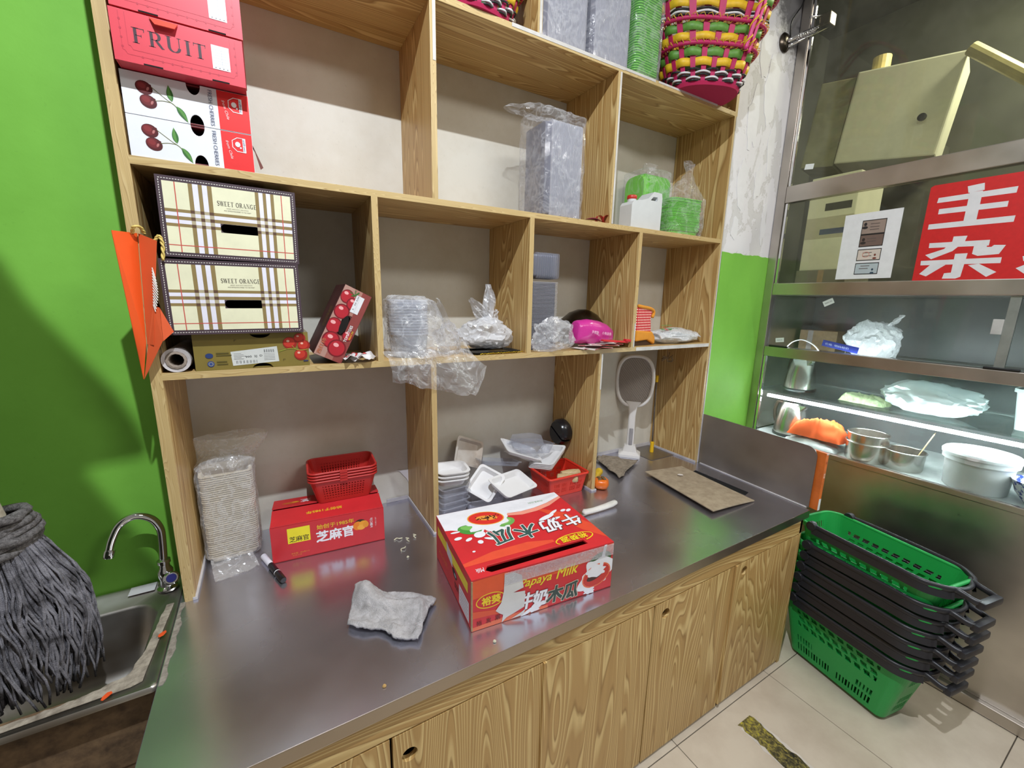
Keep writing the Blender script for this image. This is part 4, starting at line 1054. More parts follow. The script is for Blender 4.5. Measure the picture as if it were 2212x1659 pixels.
# --- green bundles in the upper right cubby
stack(24, tray_mesh(.150, .235, .030, .045, .003, .012, .006), (1.93, .225, ZB+.182), (R(90), 0, R(90)), .0062, 'green foam tray in the tall upright bundle behind the jug', 'tall green trays behind the jug', 'tray', 'foam_tray', 'foam_green', .0008)
for o in [o for o in COL.objects if o.get('group') == 'tall green trays behind the jug']: o.location.z = ZB+.182
film_box('wrap_bag', 'clear bag around the tall green bundle behind the jug', (2.015, .225, ZB), .185, .185, .31, 'clear_film', .004, 17, [(.325, .06, .05, 0, 0, 3), (.335, .03, .03, .01, 0, 2), (.36, .045, .02, .02, 0, 2)], sq=5)
stack(23, tray_mesh(.21, .13, .026, .03, .003, .012, .006), (2.125, .105, ZB+.004), (0, 0, R(-6)), .0066, 'green foam tray in the low tied bag right of the jug', 'green trays in the tied bag', 'tray', 'foam_tray', 'foam_green', .003)
film_box('tied_bag', 'clear bag with a twisted top holding green trays', (2.130, .105, ZB), .245, .17, .185, 'clear_film', .007, 19, [(.215, .105, .06, .01, 0, 3), (.25, .075, .04, .03, 0, 2.5), (.285, .04, .025, .05, 0, 2), (.315, .022, .015, .055, 0, 2), (.345, .035, .014, .050, 0, 2), (.365, .045, .012, .048, 0, 2)], sq=4)
# --- white jug
jg = thing('plastic_jug', 'translucent white plastic jug with a red cap in the upper right cubby', 'jug', (1.832, .075, ZB+.0005))
w, d = .192, .075
mat('hdpe', S(224, 228, 230), .35, var=.03, trans=.15)
prof = [(-.096, .004), (.092, 0), (.096, .006), (.096, .150), (.090, .170), (.070, .172), (.040, .172), (.005, .140), (-.035, .128), (-.045, .128), (-.085, .120), (-.096, .105)]
# side outline with a handle opening near the top
hole_ = [(.020, .134), (.036, .150), (.062, .152), (.066, .142), (.060, .134)]
obj('body', MB().plate(prof, [hole_], d, Tm((0, d/2, 0), (R(90), 0, 0))), 'hdpe', jg)
o = COL.objects[-1] if False else jg.children[0]; bv = o.modifiers.new('round', 'BEVEL'); bv.width = .006; bv.segments = 3; bv.limit_method = 'ANGLE'; bv.angle_limit = R(50)
nk = obj('neck', MB().lathe([(.020, .118), (.020, .136)], 18, Tm((-.062, 0, 0))), 'hdpe', jg, smooth=40)
obj('cap', MB().lathe([(.0215, .134), (.0225, .136), (.0225, .147), (.020, .150)], 20, Tm((-.062, 0, 0))), mat('cap_red', S(206, 50, 40), .4), jg, smooth=40)
# --- red ribbon scrap on the middle board
rb = thing('ribbon_scrap', 'curled red ribbon with a dark petal on the middle board edge', 'ribbon', (1.515, .012, ZB+.0005))
mb = MB()
for k, (cx, r, y) in enumerate(((.052, .016, 0), (.024, .015, .012))):
    for s_ in range(2):
        ring = [(cx+(r-.0012*s_)*math.cos(a), a*.002, r+.002+(r-.0012*s_)*math.sin(a)) for a in [2*PI*i/26 for i in range(24)]]
        mb.loft([[(x, y_+y-.008, z) for x, y_, z in ring], [(x+.006, y_+y+.012, z) for x, y_, z in ring]], close=False)
obj('curls', mb, mat('ribbon_red', S(206, 48, 52), .35), rb)
n = 10; vs = []
for i in range(n+1):
    for j in range(5): u, v = i/n, j/4-.5; vs.append((-.065+.10*u, v*.030*math.sin(PI*min(u+.12, 1)), .004+.013*math.sin(PI*u)*(1-2*v*v)))
obj('petal', MB().add(vs, [(i*5+j, i*5+j+1, i*5+j+6, i*5+j+5) for i in range(n) for j in range(4)]), mat('petal_dark', S(120, 36, 54), .5), rb)
# --- middle row, second cubby: deli tubs in a loose crinkled bag
hard('pet_tub', S(222, 226, 236), .20)
tub = MB().lathe([(.0, .0), (.058, .0), (.062, .004), (.070, .075), (.073, .078), (.073, .082), (.070, .083), (.0695, .079), (.0605, .005), (.0, .003)], 32, cap0=False, cap1=False)
stack(13, tub, (.722, .095, ZC_+.003), (0, 0, 0), .0098, 'clear round deli tub in the nested stack inside the crinkled bag', 'nested clear deli tubs', 'tub', 'deli_tub', 'pet_tub', .001)
cbag = thing('crinkled_bag', 'crinkled clear plastic bag over deli tubs hanging below the shelf edge', 'plastic bag', (.74, .06, ZC_))
secs = [(.215, .02, .02, -.02, .04, 2), (.212, .06, .05, -.015, .035, 3), (.20, .085, .075, -.005, .035, 4), (.12, .098, .088, .002, .034, 4), (.04, .108, .092, .01, .03, 3), (.004, .118, .092, .02, .026, 3)]
crumple('hood', MB().loft(bagloft(0, 0, dense(secs, 6), 52)), 'soft_clear', cbag, .010, 17, 23)
def sheet(fn, n, m_, seed, amp, par, name, mt, fr=18):
    vs = [fn(i/n, j/m_) for i in range(n+1) for j in range(m_+1)]
    mb = MB().add(vs, [(i*(m_+1)+j, i*(m_+1)+j+1, (i+1)*(m_+1)+j+1, (i+1)*(m_+1)+j) for i in range(n) for j in range(m_)])
    return crumple(name, mb, mt, par, amp, fr, seed)
def droop(u, v):   # hanging skirt in front of the board; u across, v down
    x = -.13+.30*u+.02*v+.055*v*u
    drop = .02+.13*v*(.35+.75*u)*(1.0 if u < .9 else 1-.8*(u-.9)/.1)
    return (x, -.075-.02*math.sin(v*2.5)-.012*math.sin(u*11), .05*(1-v)-drop*1.0)
sheet(droop, 34, 26, 4, .012, cbag, 'hanging_skirt', 'soft_clear', 21)
sheet(lambda u, v: (.07+.13*u, -.06+.10*v, .20*(1-u)**1.2+.012*math.sin(v*9)-.0*u), 24, 18, 9, .014, cbag, 'side_drape', 'soft_clear', 24)
# --- second small bag beside it and the knotted white bag
def blob_bag(name, label, loc, r, m, seed, amp=.22, ears=(), sub=4, flat=.0, parent=None, cat='plastic bag', group=None):
    t = thing(name, label, cat, loc, (0, 0, 0), group)
    bm = bmesh.new(); bmesh.ops.create_icosphere(bm, subdivisions=sub, radius=1)
    mb = MB(); bm.verts.index_update()
    vs = []
    for v in bm.verts:
        p = v.co.copy(); k = 1+amp*noise.noise(p*1.6+Vector((seed, 0, 0)))+amp*.7*(abs(noise.noise(p*4+Vector((0, seed, 0))))-.2)+amp*.35*noise.noise(p*9+Vector((0, 0, seed)))
        q = Vector((p.x*r[0]*k, p.y*r[1]*k, p.z*r[2]*k+r[2]*.92)); q.z = max(q.z, .001+.002*noise.noise(p*7))
        vs.append(tuple(q))
    mb.add(vs, [[v.index for v in f.verts] for f in bm.faces]); bm.free()
    obj('bag_body', mb, m, t, smooth=28)
    for i, (base, tip, w_) in enumerate(ears):
        b, tp = Vector(base), Vector(tip); n_ = 10
        side = (tp-b).cross(Vector((0, 1, .2))).normalized()
        vs = []
        for k in range(n_+1):
            f = k/n_; c = b.lerp(tp, f); ww = w_*(.35+.9*math.sin(PI*min(f+.05, .97)))
            for j in range(7): g = j/6-.5; vs.append(tuple(c+side*ww*g+Vector((0, .010*math.sin(j*2.2+k*.5+i), .006*noise.noise(Vector((k*.7, j, i+seed)))))))
        obj('bag_handle', MB().add(vs, [(k*7+j, k*7+j+1, k*7+j+8, k*7+j+7) for k in range(n_) for j in range(6)]), m, t)
    return t
blob_bag('crumpled_bag', 'small crumpled clear bag between the deli tubs and the knotted white bag', (.880, .105, ZC_+.0005), (.048, .06, .060), 'soft_clear', 3.3, .35)
blob_bag('knotted_bag', 'white translucent shopping bag with knotted ears on a black tray', (1.045, .110, ZC_+.014), (.098, .078, .062), 'milky_film', 7.1, .30, ears=[((.01, 0, .11), (-.075, -.01, .195), .045), ((.015, 0, .11), (.015, .01, .255), .05), ((.02, .01, .10), (.07, .03, .15), .04)])
for i in range(4):
    blob_bag('bagged_bundle', 'whitish paper bundle inside the knotted white bag', (1.005+.03*i, .105+.012*(i % 2), ZC_+.016), (.036, .04, .030), mat('paper_wad', S(206, 200, 196), .7, var=.1), 11+i*2.3, .25, sub=3, cat='bundle', group='bundles in the knotted bag')
bt = thing('black_tray', 'flat black tray with gold tinsel under the knotted bag', 'tray', (1.055, .085, ZC_+.0005), (0, 0, R(3)))
obj('plate', tray_mesh(.21, .14, .010, .008), mat('tray_black', S(30, 32, 34), .25), bt)
mb = MB(); random.seed(6)
for k in range(16):
    x = -.09+.012*k; mb.tube([(x, -.078-.004*math.sin(k), .004), (x+.010, -.080+.004*math.sin(k*2.1), .007), (x+.018, -.077, .004)], .0016, 4)
obj('gold_tinsel', mb, mat('tinsel', S(206, 176, 50), .25, metal=.8), bt)
# --- third cubby: clear tray tower, crumpled bag, steel ladle bowl, pink pouch, labels
edge = tray_mesh(.135, .105, .030, .008, .0015, .010, .008, .0018)
stack(46, edge, (1.300, .115, ZC_+.003), (0, 0, R(-3)), .0056, 'clear rectangular tray in the tall loose tower of the third cubby', 'clear tray tower in the third cubby', 'tray', 'clear_tray', 'pet_stack', .0012)
sl = edge_stack(11, .10, .105, .022, .0105, (1.242, .115, ZC_+.352), 'clear tray standing on edge at the top of the tall tower', 'trays on edge on the tower', 'pet_clear')
blob_bag('crumpled_bag', 'crumpled clear bag in front of the clear tray tower', (1.318, .020, ZC_+.0005), (.105, .045, .070), 'soft_clear', 5.7, .40)
bw = thing('steel_bowl', 'dark domed steel bowl upside down behind the pink pouch', 'bowl', (1.615, .185, ZC_+.085), (R(8), R(12), 0))
obj('dome', MB().lathe([(.120, 0), (.122, .004), (.112, .012), (.085, .050), (.050, .075), (.018, .084), (.001, .085)], 32), 'dark_metal', bw, smooth='all')
obj('rolled_rim', MB().tube([(.121*math.cos(2*PI*i/36), .121*math.sin(2*PI*i/36), .002) for i in range(37)], .004, 6), 'dark_metal', bw, smooth='all')
pk = thing('pink_pouch', 'shiny magenta plastic pouch with white lettering in the third cubby', 'pouch', (1.590, .085, ZC_+.018), (0, R(8), R(4)))
secs = [(-.125, .030, .040, 0, .030, 2.6), (-.12, .036, .050, 0, .036, 2.6), (-.06, .048, .056, 0, .048, 2.4), (.0, .048, .056, 0, .050, 2.2), (.06, .044, .05, 0, .048, 2.2), (.105, .030, .034, 0, .046, 2.2), (.118, .012, .016, 0, .045, 2)]
rings = [[(x_, y_, z_) for (y_, z_, x_) in [(q[0], q[1], s_[0]) for q in bagloft(0, 0, [(s_[0], s_[1], s_[2], s_[3], s_[4], s_[5])], 28)[0]]] for s_ in dense(secs, 4)]
for r_ in rings:
    for i, p in enumerate(r_): k = noise.noise(Vector(p)*28)*.006; r_[i] = (p[0], p[1]+k, max(p[2]+k, -.012))
obj('pouch_body', MB().loft(rings, True, True, True), mat('magenta', S(206, 52, 150), .3, var=.06, coat=.4), pk, smooth=60)
a = Art(); a.text('小食品袋', .03, .052, .014, (240, 220, 236), 0, 0, .060); a.text('手提袋', -.045, .050, .013, (240, 220, 236), 0, 0, .042)
a.build(lambda u, v, o_: (u, -.0555-o_-.001+abs(v-.05)*.25, v), pk, 'lettering')
random.seed(12)
for i in range(9):
    x = 1.52+.018*i+random.uniform(-.02, .02); wv = random.uniform(.05, .09)
    lb = ('white paper label with red print in the pile by the pink pouch')
    p = thing('paper_label', lb, 'label', (x, .02+random.uniform(-.01, .03), ZC_+.0006+.0032*i), (R(random.uniform(-3, 3)), R(random.uniform(-4, 4)), random.uniform(-.7, .7)), 'paper labels piled by the pink pouch')
    obj('paper', MB().bbox((-wv, -.035, 0), (wv, .035, .0016), .0005), mat('label_white', S(220, 212, 206), .55, var=.05) if i % 3 else mat('label_pinkish', S(186, 150, 146), .5), p)
    obj('red_print', MB().bbox((-wv*.9, -.0352, .0003), (wv*.9, -.0305, .0019), .0002), (168, 48, 52), p)
rr2 = thing('red_ribbon_roll', 'flat red ribbon scrap on top of the paper labels', 'ribbon', (1.655, -.002, ZC_+.028), (0, R(4), R(-12)))
obj('band', MB().bbox((-.07, -.012, 0), (.062, .012, .009), .003), 'ribbon_red', rr2); obj('end_fold', MB().bbox((.045, -.016, .006), (.072, .010, .018), .003), 'ribbon_red', rr2)
# --- fourth cubby: dotted oven mitt and flat pack of printed bags
mt = thing('oven_mitt', 'red polka-dot fabric mitt with mustard trim in the fourth cubby', 'oven mitt', (1.882, .070, ZC_+.0005), (0, 0, R(10)))
m, nt, b = newmat('dots_red')
vz = nt.nodes.new('ShaderNodeTexVoronoi'); vz.feature = 'F1'; vz.inputs['Scale'].default_value = 80; vz.inputs['Randomness'].default_value = 0.0
nt.links.new(coords(nt, (1, .0, 1), 'obj'), vz.inputs['Vector'])
nt.links.new(ramp(nt, vz.outputs['Distance'], [(.26, S(244, 214, 200)), (.32, S(196, 32, 42))]), b.inputs['Base Color']); b.inputs['Roughness'].default_value = .9
def puff(ol, y0, y1, n=2): return MB().prism(ol, y1-y0, Tm((0, y1, 0), (R(90), 0, 0)))
body = [(-.075, .070), (.060, .060), (.048, .135), (.060, .165), (.045, .180), (-.010, .185), (-.075, .190)]
o = obj('dotted_body', puff(body, -.03, .03), 'dots_red', mt); bv = o.modifiers.new('round', 'BEVEL'); bv.width = .008; bv.segments = 3
mat('mustard_cloth', S(222, 148, 44), .9, bmp=.4, bscale=300, var=.05)
o = obj('cuff', puff([(-.075, .022), (.020, .026), (.085, -.0), (.092, .012), (.088, .040), (.062, .066), (-.075, .076)], -.036, .036), 'mustard_cloth', mt); bv = o.modifiers.new('round', 'BEVEL'); bv.width = .008; bv.segments = 3
obj('top_trim', MB().tube(bez([(-.072, -.03, .192), (-.02, -.03, .186), (.04, -.03, .178), (.066, -.03, .162), (.055, -.03, .136)], 6), .008, 8), 'mustard_cloth', mt, smooth='all')
obj('brown_lining', puff([(-.074, .001), (.03, .001), (.072, .001), (.02, .024), (-.074, .022)], -.028, .028), mat('lining_brown', S(74, 48, 28), .9), mt)
bp = blob_bag('bag_pack', 'puffy pack of translucent shopping bags with green print in the fourth cubby', (2.150, .095, ZC_+.0005), (.185, .085, .040), 'bag_white', 2.9, .22, cat='bag pack')
for i, (x, y, rx) in enumerate(((-.06, -.03, .10), (.07, -.02, .09))):
    n_ = 16; vs = []
    for k in range(n_+1):
        for j in range(9):
            u, v = k/n_-.5, j/8-.5; vs.append((x+u*rx*2, y+v*.09, .066-.02*abs(u)-.10*v*v+.008*noise.noise(Vector((u*6, v*5, i*1.7)))))
    o = crumple('folded_flap', MB().add(vs, [(k*9+j, k*9+j+1, k*9+j+10, k*9+j+9) for k in range(n_) for j in range(8)]), 'bag_white', bp, .003, 30, i)
    o.modifiers.new('thick', 'SOLIDIFY').thickness = .004
a = Art()
for i, (t_, c) in enumerate((('购', (60, 140, 60)), ('物', (200, 60, 50)), ('袋', (60, 140, 60)), ('环', (60, 140, 60)), ('保', (60, 140, 60)))): a.text(t_, -.10+.030*i, -.045, .026, c, 0, .02)
a.rect(-.07, .01, .02, .016, (90, 160, 90))
a.build(lambda u, v, o_: (u*.9-.03, v*.6-.015, .088+o_+.30*v), bp, 'lettering')
# ================================================================ things on the worktop
def clampart(a, w, h, e=.0006):
    a.items = [([(min(max(u, e), w-e), min(max(v, e), h-e)) for u, v in vs], fs, c) for vs, fs, c in a.items]
# --- red sesame-sweets carton
w, d, h = .369, .205, .130
t = thing('red_sweets_carton', 'red carton with a yellow square badge carrying small red baskets', 'box', (.4205, .168, ZT+.0005), (0, 0, R(-4.4)))
th = .004; mb = MB()
mb.bbox((-w/2, -d/2, 0), (w/2, -d/2+th, h), .0008); mb.bbox((-w/2, d/2-th, 0), (w/2, d/2, h), .0008); mb.bbox((-w/2, -d/2+th, 0), (-w/2+th, d/2-th, h), .0008); mb.bbox((w/2-th, -d/2+th, 0), (w/2, d/2-th, h), .0008); mb.bbox((-w/2, -d/2, 0), (w/2, d/2, th), .0008)
obj('body', mb, 'card_red', t)
fl1 = obj('front_flap', MB().bbox((-w/2+.002, 0, 0), (w/2-.002, .098, .004), .0008), 'card_red', t, loc=(0, -d/2+.001, h+.0005), rot=(R(7), 0, 0))
fl2 = obj('back_flap', MB().bbox((-w/2+.002, -.100, 0), (w/2-.002, 0, .004), .0008), 'card_red', t, loc=(0, d/2-.001, h+.0005), rot=(R(-9), 0, 0))
a = Art(); Y_ = (240, 222, 40)
a.rect(.050, .062, .120, .118, Y_); a.text('芝麻官', .085, .076, .020, (60, 50, 20), 0, .012, .060)
a.text('始创于1985年', .203, .103, .017, (232, 190, 40), 0, .012, .122)
a.text('芝麻官', .200, .066, .040, (240, 238, 244), 0, .03, .122)
for cx, cy, rx, ry, c in ((.285, .086, .020, .016, (60, 40, 20)), (.276, .078, .016, .017, (236, 132, 30)), (.296, .082, .016, .013, (240, 160, 40)), (.288, .070, .014, .010, (244, 170, 60)), (.304, .078, .010, .012, (232, 150, 40))): a.ell(cx, cy, rx, ry, c)
a.text('可口橘片', .3235, .080, .0095, (240, 232, 236), R(-90), .01, .040); a.text('(橘子罐头)', .3385, .082, .0055, (236, 190, 190), R(-90), 0, .034)
a.text('净含量：256克×12', .085, .023, .006, (226, 150, 60), 0, 0, .056); a.text('合家分享', .075, .0155, .004, (226, 150, 60), 0, 0, .03)
a.build(face_fn('front', w, d, h), t)
a = Art(); a.text('始创于1985年', .170, .048, .017, (226, 190, 40), PI, .012, .118)
a.build(lambda u, v, o: (u-w/2, v, .004+o), fl1)
a = Art(); a.text('芝', .110, -.055, .034, (230, 220, 224), PI, .03); a.ell(.062, -.06, .030, .012, (190, 90, 30)); a.ell(.075, -.055, .012, .009, (220, 140, 40))
a.build(lambda u, v, o: (u-w/2, v, .004+o), fl2)
# --- perforated plastic baskets
def perforated(w0, d0, w1, d1, h, r0, r1, mask, nu=40, nr=6, nv=24, base=True):
    """tapered open basket; mask(side, s, v) -> True where there is a hole"""
    def ring(t):
        w_, d_, r = w0+(w1-w0)*t, d0+(d1-d0)*t, r0+(r1-r0)*t; out = []; info = []
        segs = [('x+', (w_/2, -(d_/2-r)), (w_/2, d_/2-r)), ('y+', (w_/2-r, d_/2), (-(w_/2-r), d_/2)), ('x-', (-w_/2, d_/2-r), (-w_/2, -(d_/2-r))), ('y-', (-(w_/2-r), -d_/2), (w_/2-r, -d_/2))]
        cs = [((w_/2-r, d_/2-r), 0), ((-(w_/2-r), d_/2-r), 90), ((-(w_/2-r), -(d_/2-r)), 180), ((w_/2-r, -(d_/2-r)), 270)]
        for (nm, a_, b_), (c, a0) in zip(segs, cs):
            for i in range(nu): f = i/nu; out.append((a_[0]+(b_[0]-a_[0])*f, a_[1]+(b_[1]-a_[1])*f)); info.append((nm, (i+.5)/nu*2-1))
            for i in range(nr): g = R(a0+90*i/nr); out.append((c[0]+r*math.cos(g), c[1]+r*math.sin(g))); info.append(('c', 0))
        return out, info
    rings = []; mb = MB()
    for k in range(nv+1):
        p, info = ring(k/nv); rings.append([(x, y, h*k/nv) for x, y in p])
    n = len(rings[0]); vs = [p for rg in rings for p in rg]; fs = []
    for k in range(nv):
        for j in range(n):
            nm, s_ = info[j]
            if mask(nm, s_, (k+.5)/nv): continue
            fs.append((k*n+j, k*n+(j+1) % n, (k+1)*n+(j+1) % n, (k+1)*n+j))
    if base: fs.append(list(range(n))[::-1])
    return mb.add(vs, fs), rings[-1]
def rim_tube(ring, r, flat=1.0, T=None): return MB().tube(ring+[ring[0]], r, 8, False, T, flat)
mat('basket_red', S(188, 44, 40), .42, var=.04)
def mask_small(side, s, v):
    if side == 'c' or v < .10 or v > .80: return False
    if side[0] == 'y': return abs(s) < .86 and (s*8.5 % 1) > .42 and ((v-.1)*9 % 1) > .42
    return abs(s) < .8 and (s*5.5 % 1) > .42 and ((v-.1)*9 % 1) > .42
pm, top = perforated(.185, .125, .232, .160, .090, .016, .026, mask_small, 102, 5, 34)
sbk = thing('strawberry_basket', 'x', 'basket', (0, 0, 0), (0, 0, R(-3)), 'small red baskets nested on the red carton')
o = obj('basket_wall', pm, 'basket_red', sbk); o.modifiers.new('thick', 'SOLIDIFY').thickness = .0018
obj('rim', rim_tube([(x*1.02, y*1.02, z) for x, y, z in top], .0042), 'basket_red', sbk, smooth='all')
obj('front_tab', MB().bbox((-.014, -.0885, .084), (.012, -.082, .093), .001), 'basket_red', sbk)
labs = ['lowest of the four nested small red baskets on the carton', 'second from the bottom of the nested small red baskets', 'third from the bottom of the nested small red baskets', 'topmost of the nested small red baskets, its inside showing']
for i in range(4):
    q = (.4820, .215, ZT+.148+.0108*i)
    if i == 0: sbk.location = q; sbk['label'] = labs[0]
    else: dup(sbk, q, None, labs[i])
# --- marker pen
mk = thing('marker_pen', 'black and white marker pen lying on the steel worktop', 'marker', (.229, .042, ZT+.0105), (R(-90), 0, R(17.5)))
obj('barrel', MB().lathe([(.0075, .012), (.0095, .018), (.0098, .075), (.0098, .09)], 18, Tm((0, 0, -.0))), (220, 220, 232), mk, smooth=40)
obj('dark_band', MB().lathe([(.0099, -.030), (.0099, .020)], 18), mat('ink_black_gloss', S(24, 24, 32), .25), mk, smooth=40)
obj('cap', MB().lathe([(.0085, -.092), (.0098, -.088), (.0102, -.055), (.0102, -.040)], 18), 'ink_black_gloss', mk, smooth=40)
obj('white_ring', MB().lathe([(.0103, -.040), (.0103, -.036)], 18), (220, 220, 224), mk)
obj('end_plug', MB().lathe([(.0092, .09), (.008, .095)], 18), 'ink_black_gloss', mk)
# --- terry cloth
tc = thing('terry_cloth', 'crumpled pale grey terry cloth lying on the worktop', 'cloth', (.525, -.335, ZT))
cn = {(0, 0): (-.125, -.005), (1, 0): (.030, -.150), (1, 1): (.128, -.022), (0, 1): (-.075, .150)}
n = 72; vs = []
for i in range(n+1):
    for j in range(n+1):
        u, v = i/n, j/n
        x = (cn[0, 0][0]*(1-u)*(1-v)+cn[1, 0][0]*u*(1-v)+cn[1, 1][0]*u*v+cn[0, 1][0]*(1-u)*v); y = (cn[0, 0][1]*(1-u)*(1-v)+cn[1, 0][1]*u*(1-v)+cn[1, 1][1]*u*v+cn[0, 1][1]*(1-u)*v)
        wob = .014*noise.noise(Vector((u*3.3, v*3.3, 5))); x += wob; y += .014*noise.noise(Vector((u*3.3, v*3.3, 9)))
        e = min(u, v, 1-u, 1-v)*8; hgt = .009+.034*max(noise.noise(Vector((u*2.6+.4, v*2.6, 1.1)))+.32, 0)*min(e+.25, 1)+.010*abs(noise.noise(Vector((u*7, v*7, 3))))
        hgt += .026*math.exp(-((u-.12)**2+(v-.75)**2)*28)
        hgt += .0022*noise.noise(Vector((u*60, v*60, 2)))
        vs.append((x, y, max(hgt, .003)))
mb = MB().add(vs, [(i*(n+1)+j, i*(n+1)+j+1, (i+1)*(n+1)+j+1, (i+1)*(n+1)+j) for i in range(n) for j in range(n)])
o = obj('terry_fabric', mb, mat('terry', S(192, 188, 190), .95, vscale=40, c2=S(160, 156, 156), bmp=1.0, bscale=420), tc, smooth='all'); sm = o.modifiers.new('thick', 'SOLIDIFY'); sm.thickness = .006; sm.offset = -1
tc.location.z = ZT+.005
# --- big milk-papaya carton
w, d, h = .472, .370, .160
mkb = thing('papaya_milk_carton', 'large red and white papaya milk carton with a long slot in its top', 'box', (.947, -.354, ZT+.0005), (0, 0, R(-5.5)))
th = .005; mb = MB()
mb.bbox((-w/2, -d/2, 0), (w/2, -d/2+th, h-th), .001); mb.bbox((-w/2, d/2-th, 0), (w/2, d/2, h-th), .001); mb.bbox((-w/2, -d/2+th, 0), (-w/2+th, d/2-th, h-th), .001); mb.bbox((w/2-th, -d/2+th, 0), (w/2, d/2-th, h-th), .001); mb.bbox((-w/2, -d/2, 0), (w/2, d/2, th), .001)
obj('body', mb, 'card_red', mkb)
slot = [(.050, .026), (.064, .013), (.392, .025), (.388, .048), (.200, .046), (.062, .043)]
obj('lid', MB().plate([(0, 0), (w, 0), (w, d), (0, d)], [slot], th, Tm((-w/2, -d/2, h-th))), 'card_red', mkb)
obj('torn_slot_edge', MB().tube([(u-w/2, v-d/2+.0012, h-.002) for u, v in ((.062, .044), (.12, .0455), (.2, .047), (.3, .048), (.387, .0495))], .0022, 5), 'kraft', mkb)
obj('corner_seam', MB().bbox((-w/2-.0008, -d/2-.0008, .002), (-w/2+.004, -d/2+.004, h-.004), .001), 'kraft', mkb)
T_ = face_fn('top', w, d, h); F_ = face_fn('front', w, d, h); L_ = face_fn('left', w, d, h)
GR, WH, DG, OR, PI_ = (74, 148, 62), (228, 228, 234), (52, 84, 80), (222, 86, 44), (232, 150, 130)
a = Art()
a.poly([(.0, .075), (.10, .10), (.22, .105), (.30, .085), (.30, .073), (.20, .066), (.0, .060)], (220, 78, 52))
a.poly([(.33, .30), (.42, .22), (.471, .12), (.471, .03), (.42, .10), (.38, .20)], (218, 74, 48))
a.poly([(.001, d-.001), (.001, .262), (.02, .258), (.044, .246), (.08, .228), (.115, .212), (.15, .26), (.205, .302), (.24, .290), (.285, .285), (.34, .290), (.40, .305), (.471, .335), (.471, d-.001)], WH)
a.poly([(.205, .302), (.24, .289), (.285, .284), (.34, .289), (.40, .304), (.471, .334), (.471, .322), (.40, .283), (.34, .266), (.28, .262), (.23, .275)], PI_)
for k in range(5): a.line(bez([(.215+.03*k, .318+.008*k), (.29+.02*k, .306+.009*k), (.37+.015*k, .318+.008*k), (.465, .348+.004*k)], 6), .0012, (206, 206, 212))
a.text('风味乳饮料', .365, .327, .012, (86, 140, 70), PI, 0, .062, .2)
def blob(cx, cy, rx, ry, col, sd, amp=.35, n=26, rot=0):
    p = []
    for i in range(n):
        g = 2*PI*i/n; k = 1+amp*noise.noise(Vector((math.cos(g)*1.8+sd, math.sin(g)*1.8, sd))); x, y = rx*k*math.cos(g), ry*k*math.sin(g)
        p.append((cx+x*math.cos(rot)-y*math.sin(rot), cy+x*math.sin(rot)+y*math.cos(rot)))
    a.poly(p, col)
blob(.150, .268, .085, .060, WH, 3.0, .7, 44)
a.ell(.078, .240, .040, .028, GR, R(-25)); a.ell(.078, .250, .028, .014, (120, 184, 90), R(-25)); a.ell(.205, .240, .036, .026, (110, 168, 84), R(20)); a.ell(.205, .244, .024, .014, (140, 190, 110), R(20))
blob(.145, .262, .070, .052, WH, 8.0, .5, 40)
a.ell(.152, .288, .062, .042, (214, 48, 40), R(-14)); a.ring(.152, .288, .062, .042, .004, (232, 160, 60), R(-14)); a.ell(.155, .288, .038, .016, (232, 150, 60), R(-16))
random.seed(77)
for k in range(46): a.ell(.155+random.gauss(0, .018), .288+random.gauss(0, .006)-.0, .0032, .0028, (50, 22, 20), n=7)
for (cx, cy, rx, ry, ro) in ((.029, .240, .016, .005, 0), (.027, .203, .013, .008, 10), (.057, .186, .013, .007, 30), (.086, .160, .009, .010, 0), (.123, .165, .022, .006, -30), (.098, .200, .020, .017, 20), (.20, .212, .010, .006, 10), (.348, .212, .036, .010, 18), (.365, .192, .030, .007, 10), (.385, .232, .026, .006, 30), (.427, .232, .012, .007, 20), (.446, .226, .012, .007, 30), (.05, .12, .005, .004, 0)): a.ell(cx, cy, rx, ry, WH, R(ro), 16)
def outlined(t_, cx, cy, hh, col, ocol, rot=0, bold=.03, width=None, slant=.15): a.text(t_, cx, cy, hh*1.03, ocol, rot, bold+.022, (width*1.04 if width else None), slant); a.text(t_, cx, cy, hh, col, rot, bold, width, slant)
outlined('木', .246, .160, .076, DG, (228, 226, 220), PI+R(8), .018); outlined('瓜', .160, .165, .078, DG, (228, 226, 220), PI+R(4), .018); outlined('奶', .336, .160, .072, WH, (110, 60, 60), PI+R(6), .018); outlined('牛', .418, .166, .070, WH, (110, 60, 60), PI+R(8), .018)
a.ring(.368, .064, .068, .024, .004, (232, 190, 40), R(2)); a.text('裕葵源', .368, .068, .028, (228, 196, 40), PI, .02, .095)
a.poly([(.20, .062), (.24, .12), (.30, .15), (.29, .08), (.25, .052)], (176, 52, 60)) if False else None
